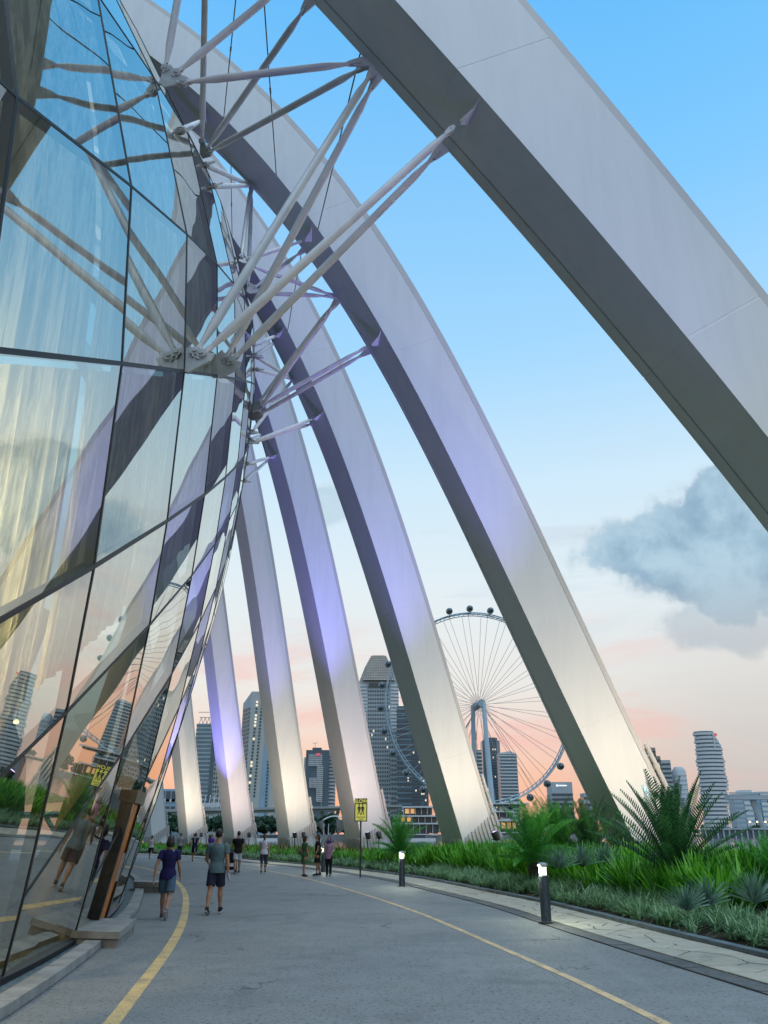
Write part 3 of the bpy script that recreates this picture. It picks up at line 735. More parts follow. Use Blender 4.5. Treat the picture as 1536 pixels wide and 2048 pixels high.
for i, rb in ribs.items():
    ro = thing('steel_rib', RIB_LABEL[i], 'steel rib', tuple(rb.B), group='white steel ribs bracing the glass dome')
    rib_obj[i] = ro; rb.MI = Matrix.Translation(-rb.B)
    def rp(o, ro=ro, rb=rb): o.parent = ro; o.matrix_parent_inverse = rb.MI.copy(); return o
    rb.put = rp
    mb = MB(); fl = MB(); steps = seam_steps(-0.8, 76); rows = []; frow = []
    for S in steps:
        D_, T_ = rb.D(S), rb.T(S); e, c = rb.q[10], rb.q[11]; lipw = 0.17+0.004*max(0, min(S, 30)) if i != 1 else 0.30
        g = 0.006 if is_seam(S) else 0.0
        sec = [(g, g), (D_-lipw, g), (D_-lipw, 0.10), (D_-g, 0.10), (D_-g, T_*0.78), (e+g+0.02, T_+c-g), (e*0.4+g, T_+0.07), (0.07, T_+0.06), (0.07, T_+0.015), (g, T_)]
        r = []
        for d_, h_ in sec: r.append(len(mb.v)); mb.v.append(tuple(rb.pt(S, d_, h_)))
        rows.append(r); r = []
        for d_, h_ in ((D_-lipw+0.02, 0.015), (D_, 0.015), (D_, 0.095), (D_-lipw+0.02, 0.095)): r.append(len(fl.v)); fl.v.append(tuple(rb.pt(S, d_, h_)))
        frow.append(r)
    for mbx, rw in ((mb, rows), (fl, frow)):
        for a, b in zip(rw[:-1], rw[1:]):
            n = len(a)
            for k in range(n): mbx.f.append((a[k], a[(k+1) % n], b[(k+1) % n], b[k]))
        mbx.f.append(tuple(reversed(rw[0]))); mbx.f.append(tuple(rw[-1]))
    rp(mb.build('beam', M['rib'])); rp(fl.build('flange', M['rib_flange']))
    # comb of fins round the foot
    if i >= 2:
        nf = 11
        for k in range(nf):
            w = k/(nf-1); dpt = 0.05+(rb.D(0)+0.25)*w; S_ = 0.35+1.05*w; hgt = 1.15-0.30*w
            base = rb.pt(S_, dpt-0.1, -0.10); mbf = MB()
            ax = rb.axis(S_); side = rb.n
            pl = [base-side*0.075, base+side*0.075, base+side*0.075+ax*hgt*0.85, base+side*0.045+ax*hgt*0.97, base+ax*hgt, base-side*0.045+ax*hgt*0.97, base-side*0.075+ax*hgt*0.85]
            mbf.plate(pl, rb.t, 0.05); rp(mbf.build('fin', M['rib_flange']))
        for k in range(8):
            w = (k+0.5)/8; base = rb.pt(0.5, -0.10, rb.T(0)*w); ax = rb.axis(1); mbf = MB(); side = rb.t
            pl = [base-side*0.075, base+side*0.075, base+side*0.075+ax*0.9, base+ax*1.05, base-side*0.075+ax*0.9]
            mbf.plate(pl, rb.n, 0.05); rp(mbf.build('fin', M['rib_flange']))
        # jointed drain pipe along the outer edge of the foot
        mbf = MB(); pts = [rb.pt(S_, rb.D(S_)+0.16, 0.05) for S_ in np.linspace(0.2, 4.2, 6)]; mbf.tube(pts, 0.085, 8)
        for p, p2 in zip(pts[:-1], pts[1:]):
            d = (p2-p).normalized(); mbf.tube([p-d*0.07, p+d*0.07], 0.12, 8)
        rp(mbf.build('drain_pipe', M['rib_flange'], smooth=True))

# ------------------------------------------------------------------ struts
def glass_hit(px):
    d = pray(*px); best = None; prev = None
    for tt in np.arange(6, 75, 0.08):
        P = Vector((0, 0, CAMH))+d*tt
        if P.z > 60: break
        gp = P.x-g_X(P.y, P.z)
        if prev is not None and prev > 0 >= gp: return P
        if best is None or gp/tt < best[0]: best = (gp/tt, P.copy(), gp)
        prev = gp
    P = best[1]; return Vector((g_X(P.y, P.z), P.y, P.z))
def snap(px):
    p = glass_hit(px)
    b = min(grid.values(), key=lambda q: (q-p).length)
    return b if (b-p).length < 0.9 else p
nodes = {}
node_dirs = {}
def strut(ri, npx, kind, rpx, r=0.13):
    rb = ribs[ri]
    if npx not in nodes: nodes[npx] = snap(npx)
    p0 = nodes[npx]
    fn = rb.L if kind == 'L' else rb.tip
    S = rb.find(rpx, fn); p1 = fn(S)
    d = (p1-p0); Ln = d.length; d.normalize(); node_dirs.setdefault(npx, []).append(d)
    a0, a1 = 0.55, 0.35
    mb = MB(); q = lambda x: p0+d*x
    mb.tube([q(a0+.16), q(a0+.20), q(a0+.75), q(a0+.78), q(Ln-a1-.78), q(Ln-a1-.75), q(Ln-a1-.20), q(Ln-a1-.16)],
            [r*.45, r*.5, r*1.0, r*1.03, r*1.03, r, r*.5, r*.45], 14)
    st_ = rb.put(mb.build('strut', M['strut'], smooth=True))
    ref = d.cross(Vector((0, 0, 1))).normalized()
    for (s0, sg) in ((a0+.18, -1), (Ln-a1-.18, 1)):
        mb = MB()
        mb.tube([q(s0-.04*sg), q(s0+.04*sg)], r*.62, 10)
        for o in (-1, 1):
            b = q(s0)+ref*(o*r*.42); u = d.cross(ref)
            e_ = b+d*(sg*.36)
            mb.plate([b-u*r*.45, b+u*r*.45, b+u*r*.7+d*(sg*.22), e_+u*r*.4, e_-u*r*.4, b-u*r*.7+d*(sg*.22)], ref, 0.035)
        pin = q(s0+.24*sg); mb.tube([pin-ref*r*.8, pin+ref*r*.8], r*.3, 10)
        c_ = mb.build('clevis', M['strut']); c_.parent = st_; c_.matrix_parent_inverse = st_.matrix_parent_inverse.copy() if False else Matrix.Identity(4)
    # rib end fixing
    mb = MB(); ax = rb.axis(S)
    if kind == 'T':
        T_ = rb.T(S); mb.plate([rb.pt(S, 0.01, 0.02), rb.pt(S, 0.01, T_*0.56), rb.pt(S, -0.06, T_*0.54), rb.pt(S, -0.36, T_*0.48), rb.pt(S, -0.36, T_*0.42), rb.pt(S, -0.06, T_*0.24)], ax, 0.06)
        rb.put(mb.build('gusset_plate', M['rib']))
    else:
        e1 = p1-d*0.42; w_ = ax*0.2
        mb.plate([p1-w_+d*.1, p1+w_+d*.1, e1+w_*.45, e1-w_*.45], ax.cross(d), 0.07); rb.put(mb.build('lug_plate', M['strut']))
A2, A3, U1, U2 = (370, 757), (434, 780), (325, 170), (408, 312)
for args in [(1, A2, 'L', (742, 140)), (1, A2, 'T', (925, 240)), (1, A3, 'L', (752, 150)), (1, A3, 'L', (888, 298)), (1, U1, 'L', (735, 118)),
             (1, U2, 'L', (730, 132)), (1, U1, 'L', (576, -37)), (1, U1, 'L', (385, -225)), (1, U2, 'L', (400, -205)), (1, U2, 'L', (616, 5))]: strut(*args, r=0.096)
N1, N2, A4, A5 = (487, 524), (498, 585), (505, 822), (511, 838)
for args in [(2, N1, 'L', (506, 370)), (2, N2, 'L', (509, 372)), (2, (408, 328), 'L', (503, 364)), (2, (424, 372), 'L', (501, 368)), (2, N1, 'T', (627, 466)),
             (2, N2, 'L', (603, 503)), (2, N1, 'L', (664, 596)), (2, N2, 'L', (662, 598)), (2, A4, 'L', (667, 602)), (2, A5, 'L', (669, 605)),
             (2, A4, 'T', (745, 687)), (2, A5, 'L', (728, 706)), (2, (362, 262), 'T', (415, 225))]: strut(*args, r=0.098)
for args in [(3, (512, 893), 'T', (636, 834)), (3, (508, 902), 'L', (626, 846)), (3, (512, 713), 'L', (583, 757)), (3, (511, 738), 'L', (583, 759)),
             (3, (515, 868), 'L', (587, 760)), (3, (506, 690), 'T', (566, 665)), (3, (509, 712), 'L', (551, 685))]: strut(*args, r=0.098)
for args in [(4, (498, 928), 'T', (548, 912)), (4, (497, 936), 'L', (533, 922)), (4, (508, 880), 'L', (515, 870))]: strut(*args, r=0.098)
for npx, dirs in node_dirs.items():
    p = nodes[npx]; m = sum(dirs, Vector()).normalized(); o = out_dir(p)
    nrm = dirs[0].cross(dirs[1]) if len(dirs) > 1 else m.cross(o)
    if nrm.length < 1e-3: nrm = m.cross(o)
    nrm.normalize(); side = nrm.cross(m).normalized()
    mb = MB(); mb.plate([p-side*.10-m*.02, p+side*.10-m*.02, p+side*.34+m*.42, p+side*.30+m*.62, p+m*.52, p-side*.30+m*.62, p-side*.34+m*.42], nrm, 0.05)
    for d in dirs:
        c_ = p+d*0.52; c_ = c_-nrm*((c_-p).dot(nrm)); mb.tube([c_-nrm*.07, c_+nrm*.07], 0.11, 12); mb.tube([c_-nrm*.1, c_+nrm*.1], 0.05, 10)
    put(mb.build('node_plate', M['plate']))
# thin tie rods between ribs and glass
def rod(ri, p0, p1):
    mb = MB(); mb.tube([p0, p1], 0.022, 6); mid = p0.lerp(p1, 0.5); d = (p1-p0).normalized(); mb.tube([mid-d*.2, mid+d*.2], 0.035, 6)
    ribs[ri].put(mb.build('tie_rod', M['cable'], smooth=True))
r2 = ribs[2]; r1 = ribs[1]
def r2M(S): return r2.pt(S, 0.0, 0.0)
for top, bot in (((549, -130), (556, 345)), ((405, -70), (459, 225)), ((712, 112), (638, 456)),):
    Sb = r2.find(bot, r2M); pb = r2M(Sb)
    St = r1.find(top, r1.L); rod(2, r1.L(St), pb)
r3M = lambda S: ribs[3].pt(S, 0, 0)
for top, bot in (((603, 500), (575, 660)), ((470, 325), (467, 470))):
    rod(3, r2.L(r2.find(top, r2.L)), r3M(ribs[3].find(bot, r3M)))

# ------------------------------------------------------------------ floodlights at the feet of the ribs
nfl = 0
FL_LABEL = []
def flood(pos, target, mat, col, power, angle, label, group='floodlights aimed up at the ribs', blend=1.0, rad=0.12):
    f = thing('floodlight', label, 'floodlight', pos, group=group)
    d = (Vector(target)-Vector(pos)-Vector((0, 0, 0.3))).normalized(); q = d.to_track_quat('Z', 'Y').to_matrix()
    mb = MB(); mb.loft([(0, 0, -.22, .10, .10), (0, 0, -.12, .15, .15), (0, 0, .10, .17, .17), (0, 0, .12, .17, .17)], 14)
    mb.v = [tuple(q @ Vector(v)+Vector((0, 0, .3))) for v in mb.v]; mb.build('housing', M['black'], f, smooth=True)
    mb = MB(); mb.loft([(0, 0, .121, .145, .145), (0, 0, .135, .12, .12)], 14); mb.v = [tuple(q @ Vector(v)+Vector((0, 0, .3))) for v in mb.v]; mb.build('lens', mat, f)
    mb = MB(); mb.tube([(0, 0, -1.5), (0, 0, .1)], 0.03, 6); mb.box((0, 0, .12), (.40, .05, .04)); mb.build('bracket', M['black'], f)
    ld = bpy.data.lights.new('flood_beam', 'SPOT'); ld.energy = power; ld.color = col; ld.spot_size = R(angle); ld.spot_blend = blend; ld.shadow_soft_size = rad
    lo = link('flood_beam', ld, f); lo.location = Vector((0, 0, .3))+d*0.2; lo.rotation_euler = d.to_track_quat('-Z', 'Y').to_euler()
WARM = (1.0, 0.77, 0.53); VIO = (0.27, 0.24, 1.0)
FP = {1: (2600, 3000), 2: (3300, 14000), 3: (3300, 17000), 4: (3200, 26000), 5: (4000, 12000), 6: (3000, 14000), 7: (4000, 1500)}
NAME = {1: 'the nearest rib', 2: 'the rib behind the big cycad', 3: 'the rib beside the wheel legs', 4: 'the rib behind the SLOW sign', 5: 'the rib behind the woman in white', 6: 'the violet rib', 7: 'the warm rib behind the navy runner'}
for i in range(1, 8):
    rb = ribs[i]; wp, vp = FP[i]
    tgt = rb.pt(9.5, rb.D(10)*0.7, 0); pos = rb.B-rb.t*6.5+rb.n*{1: 2.0, 2: 0.6, 3: 0.2}.get(i, -2.6); pos.z = 1.35
    flood(pos, tgt, M['lamp_warm'], WARM if i not in (4, 6) else (1.0, 0.70, 0.60), wp, 116, 'small warm floodlight before '+NAME[i])
    tgt = rb.pt(25, rb.D(20)*0.3, 0); pos = rb.B-rb.t*7.0-rb.n*(2.4 if i < 4 else 3.6); pos.z = 1.35
    if i == 6: pos = rb.B-rb.t*3.0-rb.n*4.5; pos.z = 1.2; tgt = rb.pt(13, 0, 0.5)
    flood(pos, tgt, M['lamp_purple'], VIO, vp, 44 if i != 6 else 52, 'small violet floodlight before '+NAME[i])

# ------------------------------------------------------------------ bollards and sign
def bollard(x, y, label):
    b = thing('bollard_light', label, 'bollard light', (x, y, 0.03), group='lit bollards along the footpath kerb')
    H = 1.12
    mb = MB(); mb.loft([(0, 0, 0, .105, .105), (0, 0, .86, .105, .105), (0, 0, .865, .098, .098), (0, 0, .875, .098, .098)], 20); mb.build('post', M['bollard'], b, smooth=True)
    mb = MB(); mb.loft([(0, 0, 0.002, .16, .16), (0, 0, .02, .16, .16), (0, 0, .021, .11, .11)], 20); mb.build('base_plate', M['granite'], b, smooth=True)
    mb = MB(); mb.loft([(0, 0, .88, .078, .078), (0, 0, 1.03, .078, .078)], 18); mb.build('lamp', M['lamp_warm'], b, smooth=True)
    for k in range(4):
        w = PI/4+k*PI/2; mb = MB(); mb.tube([(math.cos(w)*.094, math.sin(w)*.094, .87), (math.cos(w)*.094, math.sin(w)*.094, 1.05)], .008, 5); mb.build('guard_rod', M['bollard'], b)
    mb = MB(); mb.loft([(0, 0, 1.045, .108, .108), (0, 0, 1.085, .108, .108), (0, 0, 1.115, .06, .06), (0, 0, 1.12, .01, .01)], 20); mb.build('cap', M['steel'], b, smooth=True)
    ld = bpy.data.lights.new('bollard_glow', 'POINT'); ld.energy = 36; ld.color = (0.95, 1.0, 0.72); ld.shadow_soft_size = 0.0
    # the tube light sits just outside the lamp core, so post and cap shade it as in life
    lo = link('bollard_glow', ld, b); lo.location = (-0.13, -0.05, 0.99)
    lo2 = link('bollard_glow', ld, b); lo2.location = (0.13, 0.05, 0.99)
for (px_, py_, lb) in ((1093, 1845, 'nearest lit bollard with glowing top at the edge of the crazy paving'), (804, 1773, 'lit bollard right of the SLOW sign beside the kerb'),
                       (646, 1744, 'blue grey bollard standing behind the woman in black'), (532, 1727, 'distant bollard right beside the woman in white top')):
    g = gnd(px_, py_, 0.03); bollard(g.x, g.y, lb)
g = gnd(720.5, 1755, 0.03)
sg = thing('warning_sign', 'yellow SLOW sign with two walking figures on a thin black pole', 'sign', (g.x, g.y, 0.03), -math.atan2(-g.x, g.y)*0)
k_ = g.y*1.1/1600*1.0
mb = MB(); mb.tube([(0, 0, 0), (0, 0, 3.05)], 0.035, 10); mb.build('pole', M['black'], sg, smooth=True)
mb = MB(); mb.box((0, -0.05, 2.62), (.54, .03, .92)); mb.build('backing_board', M['black'], sg)
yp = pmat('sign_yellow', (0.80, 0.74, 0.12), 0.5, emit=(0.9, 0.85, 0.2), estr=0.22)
mb = MB(); mb.box((0, -0.069, 2.53), (.46, .006, .66)); mb.build('yellow_panel', yp, sg)
def text(body, size, loc, mat, parent, name='lettering', rot=(PI/2, 0, 0), ext=0.003, bold=0.0):
    c = bpy.data.curves.new(name, 'FONT'); c.body = body; c.size = size; c.align_x = 'CENTER'; c.align_y = 'CENTER'; c.extrude = ext; c.offset = bold
    o = bpy.data.objects.new(name, c); COL.objects.link(o); dg = bpy.context.evaluated_depsgraph_get(); dg.update()
    me = bpy.data.meshes.new_from_object(o.evaluated_get(dg)); bpy.data.objects.remove(o)
    me.materials.clear(); me.materials.append(mat); o = link(name, me, parent); o.location = loc; o.rotation_euler = rot; return o
text('SLOW', 0.20, (0, -0.069, 2.965), yp, sg, bold=0.006)
for sx in (-.075, .075):
    mb = MB(); b = (sx, -0.074, 2.42)
    P = lambda x, z: (b[0]+x, b[1], b[2]+z)
    mb.ell(P(0, .40), (.035, .004, .04), 10, 6)
    for poly in ([(-.05, .34), (.05, .34), (.035, .16), (-.035, .16)], [(-.03, .17), (.005, .17), (-.045, 0), (-.075, 0)], [(-.005, .17), (.032, .17), (.075, 0), (.045, 0)], [(.04, .33), (.06, .31), (.085, .2), (.065, .2)], [(-.04, .33), (-.06, .31), (-.085, .2), (-.065, .2)]):
        mb.plate([P(*p) for p in poly], (0, 1, 0), 0.006)
    mb.build('walking_figure', M['black'], sg)
text('PEDESTRIANS', 0.062, (0, -0.075, 2.33), M['black'], sg, bold=0.001); text('AHEAD', 0.062, (0, -0.075, 2.25), M['black'], sg, bold=0.001)

# ------------------------------------------------------------------ planting
def blades(P, L, az, lean, curve, wid, nseg=3):
    """P (N,3) roots; arrays of length, azimuth, start lean from vertical, extra bend, width -> V, Q"""
    N = len(P); V = np.zeros((N, (nseg+1)*2, 3)); pos = P.copy()
    hx, hy = np.cos(az), np.sin(az)
    for j in range(nseg+1):
        u = j/nseg
        w = wid*(1-0.88*u**2.2)*(0.7+0.6*min(u*3, 1) if u < .34 else 1.0)
        sx, sy = -hy*w/2, hx*w/2
        V[:, 2*j, 0] = pos[:, 0]+sx; V[:, 2*j, 1] = pos[:, 1]+sy; V[:, 2*j, 2] = pos[:, 2]
        V[:, 2*j+1, 0] = pos[:, 0]-sx; V[:, 2*j+1, 1] = pos[:, 1]-sy; V[:, 2*j+1, 2] = pos[:, 2]
        th = lean+curve*(u+0.5/nseg); d = L/nseg
        pos[:, 0] += np.sin(th)*hx*d; pos[:, 1] += np.sin(th)*hy*d; pos[:, 2] += np.cos(th)*d
    base = (np.arange(N)*(nseg+1)*2)[:, None]
    q = np.array([[2*j, 2*j+1, 2*j+3, 2*j+2] for j in range(nseg)]).ravel()[None]
    return V.reshape(-1, 3), (base+q).reshape(-1, 4)
def tuft_field(name, mat, pts, n, L, lean, curve, wid, jitter=.25, label=None):
    rs = np.random; pts = np.asarray(pts); N = len(pts)*n
    P = np.repeat(pts, n, 0)+np.c_[rs.uniform(-.07, .07, (N, 2)), np.zeros(N)]
    sc = np.repeat(rs.uniform(.75, 1.2, len(pts)), n)
    V, Q = blades(P, L*sc*rs.uniform(1-jitter, 1+jitter, N), rs.uniform(0, 2*PI, N), np.abs(rs.normal(lean[0], lean[1], N)), rs.uniform(curve[0], curve[1], N), wid*rs.uniform(.7, 1.25, N))
    o = link(name, np_mesh(name, V, Q, mat)); o['kind'] = 'stuff'; return o
def bed_pts(q0, q1, o0, o1, dens, cond=None):
    n = int((q1-q0)*(o1-o0)*dens); out = []
    for _ in range(n):
        q = random.uniform(q0, q1); o = random.uniform(o0, o1)
        if cond and not cond(q, o): continue
        p = edge.at(q, o); out.append((p[0], p[1], bed_z(o)))
    return out
nz = lambda x, y: math.sin(x*1.3+y*0.7)+math.sin(x*0.5-y*1.1+2)
tuft_field('border_grass', M['border_grass'], bed_pts(2, 34, 0.16, 1.55, 11), 34, 0.46, (.45, .25), (.7, 1.7), 0.022)
tuft_field('border_grass', M['border_grass'], bed_pts(34, 92, 0.16, 1.5, 6), 20, 0.44, (.45, .25), (.7, 1.6), 0.035)
nofern = lambda q, o: not (6.0 < q < 13.5 and o < 3.1)
tuft_field('sword_leaf_planting', M['fern'], bed_pts(1, 36, 1.5, 6.5, 13.0, nofern), 20, 0.88, (.34, .24), (.10, .6), 0.105)
tuft_field('sword_leaf_planting', M['fern'], bed_pts(36, 46, 1.4, 7.0, 4.0), 20, 0.7, (.4, .22), (.2, .8), 0.085)
tuft_field('sword_leaf_planting', M['fern'], bed_pts(46, 102, 1.4, 7.0, 3.2), 18, 0.46, (.4, .22), (.2, .8), 0.075)
tuft_field('bronze_ground_cover', M['bronze_leaf'], bed_pts(44, 100, 2.2, 5.5, 0.8), 18, 0.62, (.45, .25), (.2, .8), 0.07)
# agaves: single rosettes
def agave(x, y, z, sc, label):
    N = 60; a = np.linspace(0, 2*PI*17, N)+np.random.uniform(-.2, .2, N); ln = np.linspace(1.35, .1, N)
    o = thing('agave', label, 'agave', (x, y, z), group='striped agave rosettes in the planting bed')
    for i in range(N):
        V, Q = blades(np.array([[0, 0, .05]]), np.array([sc*random.uniform(.62, .78)]), np.array([a[i]]), np.array([ln[i]*.9]), np.array([.25]), np.array([.052*sc]), 3)
        V[2::2, 2] += 0.012; l = link('leaf', np_mesh('leaf', V, Q, M['agave']), o)
for i, (px_, py_, Y, s_, lb) in enumerate(((1415, 1822, 13.2, .62, 'left of the two full striped agaves in front of the bright green bed'), (1512, 1816, 12.4, .64, 'striped agave cut by the right edge of the photo'),
        (1120, 1742, 23.5, .85, 'agave at the left end of the silvery row below the fern palms'), (1165, 1738, 23.8, .9, 'middle agave of the silvery row below the fern palms'), (1210, 1734, 24.2, .85, 'agave at the right end of the silvery row, in front of the rib foot'),
        (1375, 1830, 12.6, .5, 'smallest agave, low beside the pale border grass'))):
    p = at(px_, py_, Y); agave(p.x, p.y, max(p.z, .25), s_, lb)
# cycads
def frond_mesh(L, elev, bend, name, nl=46, lw=.026, ll=.32, mat='cycad'):
    """rachis arching in the xz plane (x outward) with two rows of leaflets"""
    mb = MB(); pos = Vector((0, 0, 0)); pts = []; n = 12; th = elev
    for i in range(n+1):
        pts.append(pos.copy()); pos = pos+Vector((math.cos(th), 0, math.sin(th)))*(L/n); th -= bend/n*(0.4+1.2*i/n)
    mb.tube(pts, [0.016*(1-.8*i/n) for i in range(n+1)], 4, cap=False)
    for i in range(nl):
        u = 0.16+0.83*i/(nl-1); f = u*n; k = min(int(f), n-1); p = pts[k].lerp(pts[k+1], f-k); d = (pts[k+1]-pts[k]).normalized()
        upv = Vector((0, 1, 0)).cross(d)*-1; l = ll*math.sin(PI*min(max(u*0.93+.04, 0), 1))**.6*(1 if u < .85 else 1.1-u*.3)
        for sgn in (-1, 1):
            dirv = (Vector((0, sgn, 0))*.75+d*.55-upv*(-.42)).normalized(); wv = d*lw
            tip = p+dirv*l+Vector((0, 0, -.05*l)); mid = p+dirv*l*.55
            mb.add([p-wv*.5, p+wv*.5, mid+wv*.6, mid-wv*.6], [(0, 1, 2, 3)]); mb.add([mid-wv*.6, mid+wv*.6, tip], [(0, 1, 2)])
    return mb.mesh(name, M[mat], smooth='all', fix=False)
FRONDS = [frond_mesh(2.15, R(86), R(12), 'frond', 33, .033, .25), frond_mesh(2.3, R(76), R(16), 'frond', 33, .033, .26), frond_mesh(2.35, R(63), R(20), 'frond', 33, .033, .26), frond_mesh(2.35, R(46), R(20), 'frond', 31, .033, .25), frond_mesh(2.2, R(30), R(20), 'frond', 30, .033, .23)]
PALMS = [frond_mesh(2.3, R(84), R(26), 'frond', 28, .036, .34, 'palm'), frond_mesh(2.4, R(73), R(34), 'frond', 28, .036, .35, 'palm'), frond_mesh(2.3, R(58), R(40), 'frond', 28, .036, .40, 'palm'), frond_mesh(2.1, R(34), R(55), 'frond', 26, .036, .38, 'palm'), frond_mesh(1.9, R(18), R(45), 'frond', 26, .036, .36, 'palm')]
def cycad(x, y, z, sc, label, counts=(7, 9, 11, 10, 6), trunk=.5, FR=None):
    o = thing('cycad', label, 'cycad', (x, y, z), group='cycads in the planting bed')
    mb = MB(); mb.loft([(0, 0, -.3, .2*sc, .2*sc), (0, 0, trunk*.3, .24*sc, .24*sc), (0, 0, trunk*.8, .22*sc, .22*sc), (0, 0, trunk, .1*sc, .1*sc)], 12); mb.build('trunk', M['cycad_stem'], o, smooth=True)
    for k, c in enumerate(counts):
        a0 = random.uniform(0, 6)
        for j in range(c):
            f = link('frond', (FR or FRONDS)[k], o); f.location = (0, 0, trunk*.9); f.rotation_euler = (random.uniform(-.08, .08), random.uniform(-.08, .08), a0+2*PI*j/c+random.uniform(-.2, .2))
            s_ = sc*random.uniform(.85, 1.12); f.scale = (s_, s_, s_)
p = at(1345, 1700, 20.5); cycad(p.x, p.y, .45, .98, 'big dark cycad with upright feathery fronds in front of the rib foot', (8, 13, 13, 9, 6), .35)
p = at(1065, 1690, 27); cycad(p.x, p.y, .40, .78, 'bright green fern palm with arching fronds, left of the palm cluster', (8, 10, 12, 9, 6), .5, PALMS)
p = at(1115, 1690, 29.5); cycad(p.x, p.y, .40, .84, 'middle fern palm of the cluster left of the large rib', (8, 9, 10, 8, 5), .6, PALMS)
p = at(1180, 1690, 29.0); cycad(p.x, p.y, .45, .9, 'dark fern palm touching the lower edge of the large rib', (6, 9, 10, 8, 5), .4)
p = at(800, 1690, 44); cycad(p.x, p.y, .4, .85, 'small palm lit yellow by a floodlight right of the SLOW sign', (5, 8, 9, 8, 4), .3, PALMS)
p = at(1545, 1700, 18); cycad(p.x, p.y, .4, .55, 'small palm just cut off at the right edge behind the green bed', (4, 5, 6, 6, 4), .2, PALMS)

# ------------------------------------------------------------------ far shore
mb = MB(); mb.add([(-1500, 420, .6), (-60, 430, .6), (90, 470, .6), (150, 560, .6), (175, 900, .6), (175, 4000, .6), (-1500, 4000, .6)], [tuple(range(7))])
struct(mb.build('far_shore', M['land']))
mb = MB(); mb.add([(175.5, 1000, .5), (3000, 760, .5), (3000, 4000, .5), (175.5, 4000, .5)], [(0, 1, 2, 3)]); struct(mb.build('far_shore', M['land']))
mb = MB()
for a, b in (((-1500, 420), (-60, 430)), ((-60, 430), (90, 470)), ((90, 470), (150, 560)), ((150, 560), (175, 900))):
    a, b = Vector((*a, 0)), Vector((*b, 0)); n = (b-a).normalized().cross(Vector((0, 0, 1)))*0.6
    mb.add([a+n+Vector((0, 0, -2)), b+n+Vector((0, 0, -2)), b+n+Vector((0, 0, 1.3)), a+n+Vector((0, 0, 1.3)), b-n*0+Vector((0, 0, 1.3)), a-n*0+Vector((0, 0, 1.3))], [(0, 1, 2, 3), (3, 2, 4, 5)])
tag(mb.build('sea_wall', M['seawall'], fix=False), 'low grey sea wall along the far shore', 'sea wall')

def emat(name, col, s): return pmat(name, col, 0.5, emit=col, estr=s)
BM = dict(cream=pmat('bldg_cream', (.42, .44, .43), .8, 0, .3, .06, .02), grey=pmat('bldg_grey', (.40, .45, .48), .75, 0, .3, .08, .02), blue=pmat('bldg_blue_glass', (.085, .165, .215), .22, 0, .7, .2, .03),
          dark=pmat('bldg_dark', (.065, .11, .145), .35, 0, .6, .3, .03), white=pmat('bldg_white', (.62, .64, .65), .7, 0, .3, .05, .05), win=pmat('bldg_window', (.035, .06, .08), .2, 0, .7),
          lit=emat('bldg_lit_window', (1.0, .82, .55), .75), red=emat('bldg_red_logo', (.85, .12, .16), .4), lattice=pmat('bldg_lattice', (.42, .41, .38), .7, 0, .3, .1, .1), sky=pmat('bldg_skyblue', (.22, .36, .47), .4, 0, .6, .1, .03),
          tan=pmat('bldg_tan', (.30, .25, .20), .8), warm=emat('bldg_warm_interior', (1.0, .55, .22), .55), logo=emat('bldg_white_logo', (.9, .95, 1), .9))
class Facade:
    """an upright box building between surveyed pixels; local x to the right, z up, front face at y=0"""
    def __init__(s, name, label, cat, x0, x1, ytop, Y, depth=None, ybase=1668, group=None, yaw=0.0):
        ym = (ytop+1640)/2; a, b = at(x0, ym, Y), at(x1, ym, Y); top = at((x0+x1)/2, ytop, Y)
        s.w = (b.x-a.x); s.h = top.z-0.6; s.d = depth or s.w*0.8; s.c = (a.x+b.x)/2; s.Y = Y; s.px = s.w/(x1-x0)
        s.o = thing(name, label, cat, (s.c, Y, .6), yaw, group)
    def zz(s, y): return at(768, y, s.Y).z-0.6
    def body(s, mat, name='wall', x0=None, x1=None, z0=0, z1=None, y0=0, d=None):
        x0 = -s.w/2 if x0 is None else x0; x1 = s.w/2 if x1 is None else x1; z1 = s.h if z1 is None else z1; d = d or s.d
        mb = MB(); mb.box(((x0+x1)/2, y0+d/2, (z0+z1)/2), (x1-x0, d, z1-z0)); return mb.build(name, mat, s.o)
    def bands(s, mat, n, frac, name='floor_band', x0=None, x1=None, z0=0, z1=None, out=.5, y0=0, d=None):
        x0 = -s.w/2 if x0 is None else x0; x1 = s.w/2 if x1 is None else x1; z1 = s.h if z1 is None else z1; d = s.d if d is None else d
        mb = MB(); st = (z1-z0)/n
        for i in range(n): mb.box(((x0+x1)/2, y0+d/2, z0+st*(i+.5)), (x1-x0+2*out, d+2*out, st*frac))
        o = mb.build(name, mat, s.o); o['kind'] = 'stuff'; return o
    def wins(s, mat, nx, nz_, x0=None, x1=None, z0=0, z1=None, fx=.6, fz=.6, lit=0.0, y=-.25, name='window', side=None, skip=None):
        x0 = -s.w/2 if x0 is None else x0; x1 = s.w/2 if x1 is None else x1; z1 = s.h if z1 is None else z1
        mb = MB(); ml = MB(); sx, sz = (x1-x0)/nx, (z1-z0)/nz_
        for i in range(nx):
            for k in range(nz_):
                if skip and skip(i, k): continue
                b = ml if random.random() < lit else mb
                c = (x0+sx*(i+.5), z0+sz*(k+.5))
                if side is None: b.box((c[0], y, c[1]), (sx*fx, .5, sz*fz))
                else: b.box((side, c[0], c[1]), (.5, sx*fx, sz*fz))
        if mb.v: o = mb.build(name, mat, s.o); o['kind'] = 'stuff'
        if ml.v: o = ml.build('lit_window', BM['lit'], s.o); o['kind'] = 'stuff'
